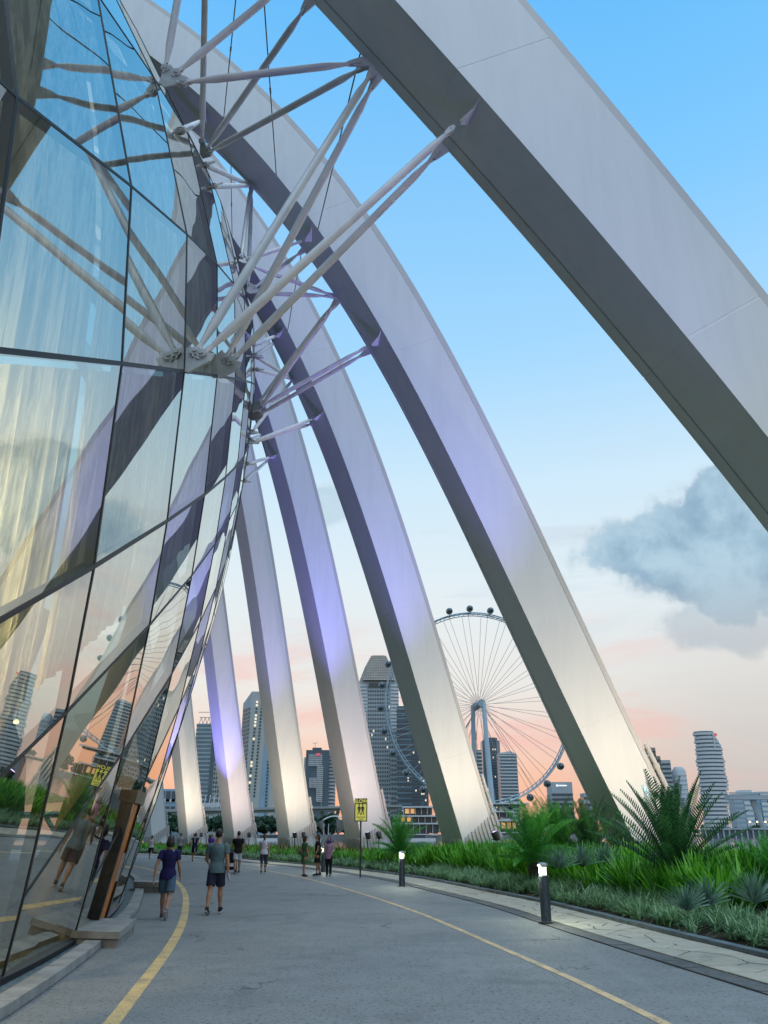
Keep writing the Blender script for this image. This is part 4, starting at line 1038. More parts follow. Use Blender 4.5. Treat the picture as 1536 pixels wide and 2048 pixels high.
# tower under construction with crane truss, left
f = Facade('office_tower', 'blue banded tower with a crane truss on its roof, left of the violet rib', 'tower', 386, 446, 1447, 1300)
f.body(BM['grey']); f.bands(BM['blue'], 26, .55); f.body(BM['dark'], 'service_shaft', f.w*.05, f.w*.22, 0, f.h*1.02, -1.2)
mb = MB()
for i in range(6):
    x = -f.w*.45+f.w*.13*i; mb.tube([(x, 4, f.h), (x+f.w*.065, 4, f.h+10)], .45, 5); mb.tube([(x+f.w*.065, 4, f.h+10), (x+f.w*.13, 4, f.h)], .45, 5)
mb.tube([(-f.w*.45, 4, f.h+10), (f.w*.38, 4, f.h+10)], .5, 5); mb.tube([(-f.w*.5, 4, f.h+18), (f.w*.25, 4, f.h+18)], .5, 5)
mb.build('crane_truss', BM['tan'], f.o)
mb = MB(); mx = f.w*.22; mb.tube([(mx-1.5, 4, f.h), (mx-1.5, 4, f.h+34)], .4, 4); mb.tube([(mx+1.5, 4, f.h), (mx+1.5, 4, f.h+34)], .4, 4)
for i in range(9): mb.tube([(mx-1.5, 4, f.h+i*3.7), (mx+1.5, 4, f.h+i*3.7+3.7)], .3, 4)
mb.build('crane_mast', BM['tan'], f.o)
f = Facade('apartment_building', 'pale low apartment slab with dotted windows just left of the violet rib', 'building', 424, 452, 1525, 1150)
f.body(BM['cream']); f.wins(BM['win'], 6, 16, lit=.05)
f = Facade('stadium_stand', 'low white and glass stand with square openings at the far left end of the viaduct', 'building', 318, 352, 1578, 520, 30)
f.body(BM['sky']); f.wins(BM['win'], 3, 2, z0=f.h*.35, fx=.7, fz=.7, lit=0); f.bands(BM['white'], 2, .12)
mb = MB()
for i in range(8): mb.tube([(-f.w/2+i*f.w/8, -3, 2), (-f.w/2+(i+1)*f.w/8, -3, 7+2*(i % 2))], .35, 5)
mb.build('seat_frame', BM['white'], f.o)
f = Facade('stadium_stand', 'white lattice grandstand beside the viaduct between the two left ribs', 'building', 402, 448, 1590, 540, 20)
f.body(BM['white'], z1=f.h*.8); f.wins(BM['win'], 12, 2, z1=f.h*.8, fx=.55, fz=.5)
mb = MB()
for i in range(10): mb.tube([(-f.w/2+i*f.w/10, -2, f.h*.3), (-f.w/2+(i+1)*f.w/10, -2, f.h*(1.0 if i % 2 else .8))], .3, 5)
mb.build('seat_frame', BM['white'], f.o)
# wedge hotel tower
Y = 1150
f = Facade('hotel_tower', 'tall cream wedge hotel with a double column of small lit windows', 'hotel', 474, 552, 1383, Y)
k = f.px
x_ = lambda px: (px-(474+552)/2)*k
mb = MB(); zt = f.h; zl = f.zz(1402)
poly = [(x_(474), 0, 0), (x_(497), 0, 0), (x_(497), 0, zt), (x_(474), 0, zl)]
mb.plate([(x_(474), 26, 0), (x_(497), 0, 0), (x_(497), 0, zt), (x_(474), 26, zl)], (0.7, 1, 0), 1.5); mb.build('side_wing', BM['grey'], f.o)
f.body(BM['cream'], 'wall', x_(497), x_(552), 0, zt, 0, 40)
mb = MB()
for i in range(30):
    z = zl*.96*(i+.5)/30; mb.plate([(x_(476), 23, z-1.6), (x_(494), 2.5, z-1.6), (x_(494), 2.5, z+1.2), (x_(476), 23, z+1.2)], (.7, 1, 0), 2.4)
o = mb.build('balcony_band', BM['win'], f.o); o['kind'] = 'stuff'
for ci, (xa, xb) in enumerate(((508, 502), (518, 513))):
    for i in range(29):
        u = i/28; xx = x_(xa+(xb-xa)*u); z = f.zz(1404+(1592-1404)*u); lit_ = ci == 0 and i in (0, 1, 4, 5, 6, 7, 11, 18, 19, 22, 24)
        mb = MB(); mb.box((xx, -.2, z), (2.6, .6, 2.6)); mb.build('lit_window' if lit_ else 'window', BM['lit'] if lit_ else BM['win'], f.o)
mb = MB(); mb.add([(x_(529), -.6, f.zz(1468)), (x_(521), -.6, 0), (x_(541), -.6, 0), (x_(541), -.6, f.zz(1510))], [(0, 1, 2, 3)]); mb.build('glass_recess', BM['sky'], f.o)
mb = MB()
for i in range(22): mb.box((x_(537), -1.0, f.zz(1520)*(i+.5)/22), (2.4, .6, 2.6))
o = mb.build('window', BM['win'], f.o); o['kind'] = 'stuff'
mb = MB(); mb.tube([(x_(509), 12, zt), (x_(509), 12, zt+9)], .5, 5); mb.build('mast', BM['dark'], f.o)
# dark block with white grid
f = Facade('office_block', 'dark office block with a white gridded L frame and small red logo', 'office building', 607, 670, 1500, 950)
k = f.px; x_ = lambda px: (px-638.5)*k
f.body(BM['dark'], x0=x_(610), x1=x_(657)); f.body(BM['grey'], 'side_wing', x_(657), x_(668), 0, f.zz(1508), 3, 25); f.bands(BM['win'], 22, .4, x0=x_(657), x1=x_(668), z1=f.zz(1510), out=.2, y0=3, d=25)
f.body(BM['grey'], 'side_wing', x_(606), x_(610), 0, f.zz(1514), 4, 20)
mb = MB()
cells = [(i, j) for i in range(12) for j in range(24)]
def inL(i, j):
    if j >= 18: return i <= 10
    if 7 <= j < 12: return True if i > 0 else False
    return i >= 7
zt, zb = f.zz(1508), f.zz(1603)
fx0, fx1 = x_(616), x_(646)
for i, j in cells:
    if not inL(i, j): continue
    cx = fx0+(fx1-fx0)*(i+.5)/12; cz = zb+(zt-zb)*(j+.5)/24; sx = (fx1-fx0)/12; sz = (zt-zb)/24
    mb.box((cx, -.8, cz-sz*.4), (sx, 1.2, sz*.3)); mb.box((cx-sx*.38, -.8, cz), (sx*.28, 1.25, sz))
o = mb.build('frame_grid', BM['white'], f.o); o['kind'] = 'stuff'
mb = MB(); mb.box((x_(635), -1.8, f.zz(1509)), (4.6, .5, 2.4)); mb.build('red_logo', BM['red'], f.o)
f.body(BM['dark'], 'roof_plant', x_(622), x_(640), f.h, f.h+3, 4, 10)
mb = MB(); mb.tube([(x_(627), 6, f.h+3), (x_(627), 6, f.h+8)], .3, 5); mb.tube([(x_(622), 6, f.h+8), (x_(632), 6, f.h+8.6)], .3, 5); mb.build('crane_jib', BM['grey'], f.o)
# lattice crowned tower
f = Facade('office_tower', 'tall gridded office tower with a truncated lattice pyramid crown', 'tower', 717, 796, 1362, 1250, 50)
k = f.px; x_ = lambda px: (px-756.5)*k
f.body(BM['grey'], z1=f.h); f.wins(BM['win'], 13, 36, x_(735), x_(780), 0, f.h*.97, .55, .55, .02)
f.wins(BM['win'], 5, 22, x_(718), x_(735), 0, f.h*.66, .55, .55, .02); f.wins(BM['win'], 5, 22, x_(780), x_(796), 0, f.h*.66, .55, .55, .02)
f.bands(BM['white'], 13, .5, 'floor_band', x_(717), x_(732), f.h*.67, f.h*.98, .8, -.2, 30); f.bands(BM['white'], 13, .5, 'floor_band', x_(783), x_(797), f.h*.67, f.h*.98, .8, -.2, 30)
f.body(BM['dark'], 'corner_glazing', x_(717), x_(733), f.h*.67, f.h*.98, .1, 30); f.body(BM['dark'], 'corner_glazing', x_(782.5), x_(797), f.h*.67, f.h*.98, .1, 30)
f.body(BM['win'], 'plant_floor', x_(737), x_(779), f.h*.955, f.h*.985, -.7, 10)
z0, z1 = f.h+.5, f.zz(1308); hx0, hx1 = f.w/2, x_(771)
mb = MB(); mb.loft([(0, 24, z0, 0, 0)], 4) if False else None
cr = MB()
def ring(z, hx, ch): return [(-hx, 24-hx+ch, z), (-hx+ch, 24-hx, z), (hx-ch, 24-hx, z), (hx, 24-hx+ch, z), (hx, 24+hx, z), (-hx, 24+hx, z)]
lv = [(z0, hx0), (z0+(z1-z0)*.55, hx0*.72), (z1, hx0*.40)]
for (za, ha), (zb, hb) in zip(lv[:-1], lv[1:]):
    A, B = ring(za, ha-.8, ha*.3), ring(zb, hb-.8, hb*.3); cr.add(A+B, [(i, (i+1) % 6, 6+(i+1) % 6, 6+i) for i in range(6)])
cr.add(ring(z1, hx0*.40-.8, hx0*.12), [tuple(range(6))])
cr.build('crown', BM['lattice'], f.o)
mb = MB()
for r_ in range(11):
    u = r_/10; z = z0+(z1-z0)*u; hx = float(np.interp(u, [0, .55, 1], [hx0, hx0*.72, hx0*.4])); P = ring(z, hx, hx*.3)
    for i in range(6): mb.tube([P[i], P[(i+1) % 6]], .32, 4)
for j in range(15):
    w = -1+2*j/14
    pts = [(w*hx*.98, 24-hx+(max(0, abs(w)-.7)*hx), z) for z, hx in lv]; mb.tube(pts, .32, 4)
mb.build('crown_lattice', BM['tan'], f.o)
f = Facade('apartment_tower', 'dark glass tower speckled with lit windows right of the lattice crowned tower', 'tower', 795, 856, 1412, 1180, 40)
f.body(BM['dark']); f.wins(BM['win'], 16, 40, fx=.7, fz=.5, lit=.04, z1=f.h*.98); f.bands(BM['blue'], 24, .3, x0=-f.w*.5, x1=-f.w*.05, out=.6)
f = Facade('apartment_tower', 'narrow dark slab with pale bands seen between the wheel support legs', 'tower', 953, 966, 1500, 1100, 20)
f.body(BM['dark']); f.bands(BM['white'], 22, .32)
f = Facade('office_tower', 'blue glass tower with chamfered top just right of the wheel legs', 'tower', 969, 1005, 1480, 1250, 30)
k = f.px; w = f.w/2
mb = MB(); mb.prism([(-w, 8), (-w*.6, 0), (w*.55, 0), (w, 9), (w, 34), (-w, 34)], 0, f.h); mb.build('wall', BM['blue'], f.o)
mb = MB(); mb.prism([(-w*.7, 9), (-w*.4, 3), (w*.4, 3), (w*.75, 10), (w*.75, 30), (-w*.7, 30)], f.h+.01, f.h+4); mb.build('roof_crown', BM['dark'], f.o)
f.wins(BM['win'], 9, 34, -w*.58, w*.53, 0, f.h, .75, .5, .06)
f = Facade('apartment_tower', 'banded white and dark slab tower with slanting top, right of the blue glass tower', 'tower', 1002, 1037, 1508, 1150, 26)
f.body(BM['blue']); f.bands(BM['white'], 24, .34, out=.5)
mb = MB(); w = f.w/2; mb.add([(-w, 0, f.h), (w, 0, f.h), (w, 26, f.h), (-w, 26, f.h), (-w, 0, f.h+1.5), (w*.3, 0, f.h+4), (w*.3, 26, f.h+4), (-w, 26, f.h+1.5)], [(0, 1, 5, 4), (3, 7, 6, 2), (4, 5, 6, 7), (1, 2, 6, 5), (0, 4, 7, 3)]); mb.build('roof', BM['white'], f.o)
f = Facade('office_block', 'square blue grey office block with a white rooftop sign above the green palm', 'office building', 1105, 1147, 1564, 1000, 30)
f.body(BM['grey']); f.wins(BM['win'], 10, 9, z1=f.h*.8, fx=.7, fz=.6, lit=.03); f.bands(BM['dark'], 9, .12, z1=f.h*.8, out=.3)
mb = MB(); mb.box((-f.w*.22, -.5, f.h*.93), (2.4, .5, 2.0)); mb.box((f.w*.05, -.5, f.h*.93), (f.w*.36, .4, 1.1)); mb.build('rooftop_sign', BM['logo'], f.o)
f = Facade('apartment_tower', 'stepped brown and blue residential tower just right of the big rib', 'tower', 1293, 1347, 1500, 1300, 30)
k = f.px; x_ = lambda px: (px-1320)*k
for a, b, yt, mt in ((1293, 1306, 1503, 'blue'), (1304, 1320, 1495, 'tan'), (1320, 1328, 1512, 'tan'), (1328, 1347, 1520, 'grey')):
    f.body(BM[mt], 'wall', x_(a), x_(b), 0, f.zz(yt), random.uniform(0, 2), 25); n_ = int((1600-yt)/5); f.bands(BM['win'] if mt != 'blue' else BM['white'], n_, .4, x0=x_(a+1), x1=x_(b-1), z1=f.zz(yt+4), out=.2, d=10)
f = Facade('apartment_tower', 'round topped residential tower half hidden by the big cycad', 'tower', 1355, 1382, 1533, 1300, 24)
mb = MB(); mb.loft([(0, 12, 0, f.w/2, 12), (0, 12, f.h*.94, f.w/2, 12), (0, 12, f.h, f.w*.3, 7)], 16); mb.build('wall', BM['grey'], f.o, smooth=True)
mb = MB()
for i in range(14): mb.loft([(0, 12, f.h*i/15, f.w/2+.5, 12.5), (0, 12, f.h*i/15+1.6, f.w/2+.5, 12.5)], 16)
o = mb.build('floor_band', BM['white'], f.o); o['kind'] = 'stuff'
# leaning stacked-slab tower
f = Facade('stacked_tower', 'tall stacked tower of shifting white slabs with a red logo, right of the cycad', 'tower', 1398, 1466, 1466, 900, 22)
k = f.px; n = 26; mbw = MB(); mbd = MB()
for i in range(n):
    u = i/(n-1); z = f.h*.985*u; st = f.h/n
    xl = float(np.interp(u, [0, .25, .5, .75, 1], [1419, 1413, 1406, 1400, 1394]))+random.uniform(-2, 2); xr = float(np.interp(u, [0, .25, .5, .75, .87, .88, 1], [1468, 1466, 1463, 1456, 1454, 1450, 1437]))+random.uniform(-2, 2)
    yy = 1668+(1466-1668)*u; cx = at((xl+xr)/2, yy, 900).x-f.c; rx = (xr-xl)/2*k
    mbw.loft([(cx, 11, z, rx, 11), (cx, 11, z+st*.62, rx, 11)], 18); mbd.loft([(cx, 11, z+st*.62, rx*.93, 10), (cx, 11, z+st*.998, rx*.93, 10)], 18)
mbw.build('slab_edge', BM['white'], f.o, smooth=True); mbd.build('glazing', BM['blue'], f.o, smooth=True)
mb = MB(); mb.box((at(1428, 1480, 900).x-f.c, .6, f.h*.93), (1.2, 1.5, f.h*.16)); mb.build('fin_wall', BM['white'], f.o)
mb = MB(); mb.ell((at(1431, 1469, 900).x-f.c, -.6, f.h*.985), (1.6, .4, 1.7), 14, 8); mb.build('red_logo', BM['red'], f.o)
# low skyline on the right
for i, (a, b, yt, mt) in enumerate(((1470, 1490, 1588, 'grey'), (1488, 1508, 1580, 'white'), (1506, 1524, 1586, 'sky'), (1522, 1545, 1583, 'white'))):
    lb = ['low grey block at the foot of the stacked tower', 'pale housing block, tallest of the low right skyline', 'bluish housing block between two pale ones on the right', 'pale housing block cut by the right edge'][i]
    f = Facade('housing_block', lb, 'building', a, b, yt, 1400, 25, group='low housing blocks on the right skyline'); f.body(BM[mt]); f.bands(BM['sky'], 8, .35, z1=f.h*.95, out=.15)
f = Facade('housing_block', 'low grey block peeking out left of the big rib above the palms', 'building', 1170, 1192, 1586, 1200, 25, group='low housing blocks on the right skyline'); f.body(BM['grey']); f.bands(BM['win'], 6, .4, z1=f.h*.95, out=.15)

# ------------------------------------------------------------------ ferris wheel
WY = 640.0; hubp = at(957, 1410, WY); WR = abs(at(957+188, 1410, WY).x-hubp.x)
wheel = thing('ferris_wheel', 'giant observation wheel with round glass capsules behind the ribs', 'ferris wheel', (hubp.x, WY, 0.6), R(8))
hz = hubp.z-0.6
WM = dict(rim=pmat('wheel_rim', (.30, .40, .46), .45, .3), spoke=pmat('wheel_cable', (.34, .31, .31), .5, .4), cap=pmat('capsule_glass', (.03, .06, .075), .12, 0, .8), leg=pmat('wheel_leg', (.40, .52, .60), .5), frame=pmat('capsule_frame', (.30, .36, .40), .4))
NC = 28
mb = MB()
for yy in (-2.2, 2.2):
    n = 112; pts = [(WR*math.cos(2*PI*i/n), yy, hz+WR*math.sin(2*PI*i/n)) for i in range(n+1)]; mb.tube(pts, .55, 6, cap=False)
n = 112; pts = [((WR-2.2)*math.cos(2*PI*i/n), 0, hz+(WR-2.2)*math.sin(2*PI*i/n)) for i in range(n+1)]; mb.tube(pts, .40, 6, cap=False)
for i in range(112):
    w = 2*PI*i/112; w2 = w+2*PI/224; c, s_ = math.cos(w), math.sin(w)
    mb.tube([(WR*c, -2.2, hz+WR*s_), (WR*c, 2.2, hz+WR*s_)], .22, 4); mb.tube([(WR*c, -2.2, hz+WR*s_), ((WR-2.2)*math.cos(w2), 0, hz+(WR-2.2)*math.sin(w2)), (WR*c, 2.2, hz+WR*s_)], .2, 4)
mb.build('rim', WM['rim'], wheel)
for i in range(NC):
    for off, yy in ((-.018, -3.2), (.018, 3.2)):
        w = 2*PI*(i+.5)/NC+off; mb = MB(); mb.tube([(1.5*math.cos(w), yy, hz+1.5*math.sin(w)), ((WR-2)*math.cos(w+off), yy*.25, hz+(WR-2)*math.sin(w+off))], .15, 4); mb.build('spoke_cable', WM['spoke'], wheel)
cap_me = MB().ell((0, 0, 0), (2.6, 3.6, 2.6), 14, 10).mesh('capsule', WM['cap'], smooth='all')
fm = MB()
for yy in (-1.8, 0, 1.8):
    rr = 2.62*math.sqrt(max(0.05, 1-(yy/3.6)**2)); fm.tube([(rr*math.cos(2*PI*k/18), yy, rr*math.sin(2*PI*k/18)) for k in range(19)], .16, 5, cap=False)
fm.tube([(-2.9, 0, -.6), (2.9, 0, -.6)], .2, 5)
frm_me = fm.mesh('capsule_frame', WM['frame'])
for i in range(NC):
    w = 2*PI*i/NC+.05; c = link('capsule', cap_me, wheel); c.location = ((WR+3.9)*math.cos(w), 0, hz+(WR+3.9)*math.sin(w)); link('frame', frm_me, c)
    mb = MB(); mb.tube([(-3.9*math.cos(w), 1, -3.9*math.sin(w)), (-2.2*math.cos(w), 1, -2.2*math.sin(w))], .3, 5); mb.build('bracket', WM['rim'], c)
mb = MB(); mb.tube([(0, -9, hz), (0, 9, hz)], [2.2, 2.2], 14); mb.tube([(0, -10.5, hz), (0, -7, hz)], [3.0, 3.0], 14); mb.tube([(0, 7, hz), (0, 10.5, hz)], [3.0, 3.0], 14); mb.build('hub', WM['rim'], wheel, smooth=True)
for (yy, xb) in ((-9, 4.5), (9, -2.5)):
    mb = MB(); mb.tube([(xb*.0+(1.6 if yy < 0 else -2.4), yy, hz+1), (xb, yy*1.5, 0)], [1.7, 2.3], 12); mb.build('support_column', WM['leg'], wheel, smooth=True)
for (xx, yy) in ((52, -22), (58, -24), (-50, 24), (-56, 22), (20, 70), (-20, 70)):
    mb = MB(); mb.tube([(1, yy*.3, hz), (xx, yy, 0)], .18, 4); mb.build('stay_cable', WM['spoke'], wheel)
# wheel terminal and waterfront pavilion
def pavilion(x0, x1, Y, tiers, label):
    a, b = at(x0, 1660, Y), at(x1, 1660, Y); o = thing('waterfront_pavilion', label, 'pavilion', ((a.x+b.x)/2, Y, .6)); w = b.x-a.x; k = w/(x1-x0)
    for ti, (yb, yt, l, r, warm) in enumerate(tiers):
        z0 = max(0, at(768, yb, Y).z-.6); z1 = at(768, yt, Y).z-.6; xl = (l-(x0+x1)/2)*k; xr = (r-(x0+x1)/2)*k
        mb = MB(); mb.box(((xl+xr)/2, 8, z1-.3), (xr-xl, 22, .7)); mb.build('roof_slab', BM['white'], o)
        mb = MB(); mb.box(((xl+xr)/2, 10, (z0+z1-.65)/2), ((xr-xl)*.92, 14, max(.3, z1-.65-z0))); mb.build('room', BM['win'], o)
        n = int((xr-xl)/3.2)
        for i in range(n):
            u = (i+.5)/n
            if not (warm[0] <= u <= warm[1]): 
                continue
            mb = MB(); mb.box((xl+(xr-xl)*(.05+.9*u), 2.8, (z0+z1-.5)/2), (2.0, .3, max(.3, (z1-z0)*.6))); mb.build('lit_window', BM['warm'], o)
        for i in range(n+1):
            mb = MB(); mb.box((xl+(xr-xl)*(.02+.96*i/n), -1.5, (z0+z1-.65)/2), (.3, .3, max(.3, z1-.65-z0))); mb.build('column', BM['white'], o)
    return o
pavilion(785, 880, 455, [(1686, 1668, 788, 876, (2, 2)), (1666, 1646, 786, 880, (2, 2)), (1645, 1631, 796, 878, (.0, .32)), (1629, 1613, 806, 868, (.05, .45))], 'tiered waterfront pavilion with orange lit rooms, behind the small lit palm')
pavilion(985, 1062, 470, [(1682, 1664, 988, 1060, (2, 2)), (1660, 1640, 990, 1050, (.1, .7)), (1634, 1622, 984, 1030, (2, 2)), (1612, 1606, 980, 1060, (2, 2))], 'white decked waterfront terrace with warm windows, left of the fern palms')
# white tensile canopy
c0 = at(668, 1690, 440); cn = thing('tensile_canopy', 'white tensile canopy with two sweeping sails between the two middle ribs', 'canopy', (c0.x, 440, .6)); k = 440/1600*1.09
mb = MB(); mb.tube([((-33+66*i/16)*k, 0, (1672-(1640+18*((i-8)/8)**2))*k) for i in range(17)], .35, 6); mb.build('arch', BM['white'], cn, smooth=True)
for xs in ((-34, -18, -20), (32, 4, 0)):
    mb = MB(); n = 8
    for i in range(n+1):
        u = i/n; xa = xs[0]+(xs[1]-xs[0])*u; z0_ = (30-22*u**.7); z1_ = (30-2*(1-u)**2*0)
        yt_ = 1645+ (8*(1-u) if xs[0] < 0 else 8*(1-u)); yb_ = yt_+3+24*u**1.6
        mb.v += [(xa*k, -2-3*u, (1672-yt_)*k), (xa*k*.97, 3, (1672-yb_)*k)]
    for i in range(n): mb.f.append((2*i, 2*i+1, 2*i+3, 2*i+2))
    mb.build('sail', BM['sky'] if False else BM['white'], cn, smooth='all', fix=False)
for xx in (-18, -10, 2, 22):
    mb = MB(); mb.tube([(xx*k, 0, 0), (xx*k, 0, 20*k)], .25, 6); mb.build('mast', BM['white'], cn)
# viaduct
vo = thing('viaduct', 'long pale road viaduct on V shaped piers crossing behind the ribs', 'viaduct', (-60, 500, 0))
VMI = Matrix.Translation(-Vector((-60, 500, 0)))
def vp(o): o.parent = vo; o.matrix_parent_inverse = VMI.copy(); return o
def along(xp, yp, Y): return at(xp, yp, Y)
A = at(250, 1622, 470); B_ = at(770, 1612, 600)
zt = (A.z+B_.z)/2
mb = MB(); dv = (B_-A).normalized(); sd_ = Vector((-dv.y, dv.x, 0))
A2_, B2_ = A-dv*120, B_+dv*10
for (off, z0, z1, wd) in ((0, -2.6, -.6, 9), (-6.5, -.9, .4, 1.2), (6.5, -.9, .4, 1.2), (0, -.62, 0, 13)):
    pts = []
    for p in (A2_, B2_):
        q = p+sd_*off
        for a_, b_ in ((-wd/2, z0), (wd/2, z0), (wd/2, z1), (-wd/2, z1)): pts.append(q+sd_*a_+Vector((0, 0, b_)))
    mb.add(pts, [(0, 1, 2, 3), (7, 6, 5, 4)]+[(j, (j+1) % 4, 4+(j+1) % 4, 4+j) for j in range(4)])
vp(mb.build('deck', M['viaduct']))
Ln = (B2_-A2_).length
for i in range(9):
    p = A2_+dv*(Ln*(i+.35)/9); zb = .4; zt_ = p.z-2.6
    for s_ in (-1, 1):
        mb = MB(); mb.tube([(p.x, p.y, zb), (p.x+dv.x*s_*7, p.y+dv.y*s_*7, zt_)], [1.1, 1.3], 6); vp(mb.build('pier_arm', M['viaduct']))
for i in range(16):
    p = A2_+dv*(Ln*(i+.5)/16)
    mb = MB(); mb.tube([p-sd_*5, p-sd_*5+Vector((0, 0, 7)), p-sd_*3.4+Vector((0, 0, 7.3))], .14, 5); vp(mb.build('lamp_mast', BM['grey']))
# right-hand bridge and barrage
A = at(1462, 1608, 700); bo = thing('bridge', 'blue grey bridge with raking piers at the right edge', 'bridge', (A.x, 700, 0)); k = 700/1600*1.09
mb = MB(); mb.box((60*k, 0, (1668-1606)*k), (130*k, 10, 7*k)); mb.box((60*k, -5.2, (1668-1599)*k), (130*k, .6, 2*k)); mb.build('deck', BM['grey'], bo)
for i in range(3):
    mb = MB(); x = (44+30*i)*k; mb.tube([(x+9*k, 0, -1), (x-6*k, 0, (1668-1610)*k)], [2.0, 2.4], 6); mb.build('pier', BM['grey'], bo)
A = at(1445, 1660, 690); ba = thing('barrage', 'low dark barrage wall with pale columns along the water at right', 'barrage', (A.x, 690, -1.6)); k = 690/1600*1.09
mb = MB(); mb.box((60*k, 0, 3.2), (190*k, 6, 6.4)); mb.build('wall', BM['dark'], ba)
mb = MB(); mb.box((60*k, -.5, 7.2), (190*k, 8, 1.2)); mb.build('deck', BM['grey'], ba)
for i in range(18):
    mb = MB(); mb.box((-32*k+i*10*k, -3.6, 3.1), (1.1, 1.2, 6.0)); mb.build('column', BM['grey'], ba)
for i, xx in enumerate((1500, 1515, 1531, 1460)):
    p = at(xx, 1645, 730); l = thing('shore_lamp', ['warm shore lamp, leftmost of three by the bridge pier', 'warm shore lamp between its two neighbours by the bridge pier', 'warm shore lamp at the right edge by the bridge pier', 'warm shore lamp below the stacked tower'][i], 'lamp', (p.x, 730, .5), group='warm shore lamps on the right')
    mb = MB(); mb.tube([(0, 0, 0), (0, 0, p.z)], .15, 5); mb.build('post', M['black'], l)
    mb = MB(); mb.ell((0, 0, p.z), (.9, .9, .7), 10, 6); mb.build('lamp_head', M['lamp_in'], l)
# trees on the far shore: three kinds, copied
def crown_mesh(name, n, rx, rz, leaf, blobs):
    rs = np.random; V = []; Q = []
    cs = [(rs.uniform(-.55, .55), rs.uniform(-.55, .55), rs.uniform(-.45, .5), rs.uniform(.28, .5)) for _ in range(blobs)]
    for i in range(n):
        c = cs[rs.randint(blobs)]; d = rs.normal(size=3); d /= np.linalg.norm(d); r = c[3]*rs.uniform(.55, 1.05)
        p = np.array([(c[0]+d[0]*r)*rx, (c[1]+d[1]*r)*rx, (c[2]+d[2]*r*.8)*rz+rz*1.05])
        u = rs.normal(size=3); u /= np.linalg.norm(u); w = np.cross(u, rs.normal(size=3)); w /= np.linalg.norm(w); l = leaf*rs.uniform(.6, 1.3)
        o = len(V); V += [p-u*l-w*l*.6, p+u*l-w*l*.6, p+u*l+w*l*.6, p-u*l+w*l*.6]; Q.append((o, o+1, o+2, o+3))
    return np_mesh(name, V, Q, M['tree_leaf'])
CR = [crown_mesh('tree_crown', 900, 5.5, 4.2, .55, 9), crown_mesh('tree_crown', 800, 4.2, 5.2, .5, 8), crown_mesh('tree_crown', 1000, 7.0, 4.0, .6, 12)]
def trunk_mesh():
    mb = MB(); mb.tube([(0, 0, -.3), (.1, 0, 1.5), (0, .1, 4)], [.4, .3, .15], 7); mb.tube([(.1, 0, 1.6), (1.6, .4, 4)], [.2, .08], 6); mb.tube([(.1, 0, 1.8), (-1.5, -.5, 4.2)], [.2, .08], 6); return mb.mesh('tree_trunk', M['bark'], smooth='all')
TR = trunk_mesh()
tree_spots = []
for px_ in range(318, 700, 14): tree_spots.append((px_+random.uniform(-6, 6), random.uniform(440, 475), random.uniform(1.0, 1.45)))
for px_ in range(690, 900, 17): tree_spots.append((px_+random.uniform(-6, 6), random.uniform(500, 560), random.uniform(.8, 1.3)))
for px_ in range(985, 1200, 18): tree_spots.append((px_+random.uniform(-6, 6), random.uniform(505, 600), random.uniform(.8, 1.25)))
for px_ in range(1290, 1540, 17): tree_spots.append((px_+random.uniform(-6, 6), random.uniform(1020, 1080), random.uniform(1.0, 1.5)))
ORD = 'first second third fourth fifth sixth seventh eighth ninth tenth eleventh twelfth thirteenth fourteenth fifteenth sixteenth seventeenth eighteenth nineteenth twentieth twenty-first twenty-second twenty-third twenty-fourth twenty-fifth twenty-sixth twenty-seventh twenty-eighth twenty-ninth thirtieth thirty-first thirty-second'.split()
zn = {}
for i, (px_, Y, s_) in enumerate(tree_spots):
    x = at(px_, 1668, Y).x; k = i % 3
    zone = 'under the viaduct at left' if px_ < 700 else 'behind the waterfront pavilion' if px_ < 900 else 'behind the decked terrace and fern palms' if px_ < 1250 else 'on the distant right shore'
    zi = zn.get(zone, 0); zn[zone] = zi+1
    o = thing('tree', ['broad', 'upright', 'spreading'][k]+' dark tree, '+ORD[zi]+' from the left '+zone, 'tree', (x, Y, .6), random.uniform(0, 6), 'shore trees '+zone)
    o.scale = (s_, s_, s_*random.uniform(.85, 1.15)); link('trunk', TR, o); link('crown', CR[k], o)
# boats and shore lights near the water
def boat(px_, Y, L, label):
    p = at(px_, 1668, Y); o = thing('boat', label, 'boat', (p.x, Y, -0.9))
    mb = MB(); mb.prism([(-L/2, -1.4), (L*.3, -1.4), (L/2, 0), (L*.3, 1.4), (-L/2, 1.4)], -.2, 1.1); mb.build('hull', BM['white'], o)
    mb = MB(); mb.box((-L*.08, 0, 1.7), (L*.5, 2.2, 1.2)); mb.build('cabin', BM['win'], o); mb = MB(); mb.box((-L*.08, 0, 2.38), (L*.6, 2.6, .15)); mb.build('roof', BM['white'], o)
boat(545, 330, 14, 'white boat with a dark cabin left of the woman in white'); boat(612, 310, 11, 'white boat with a dark cabin between woman in white and woman in green')
boat(840, 330, 12, 'white boat with a dark cabin below the waterfront pavilion')

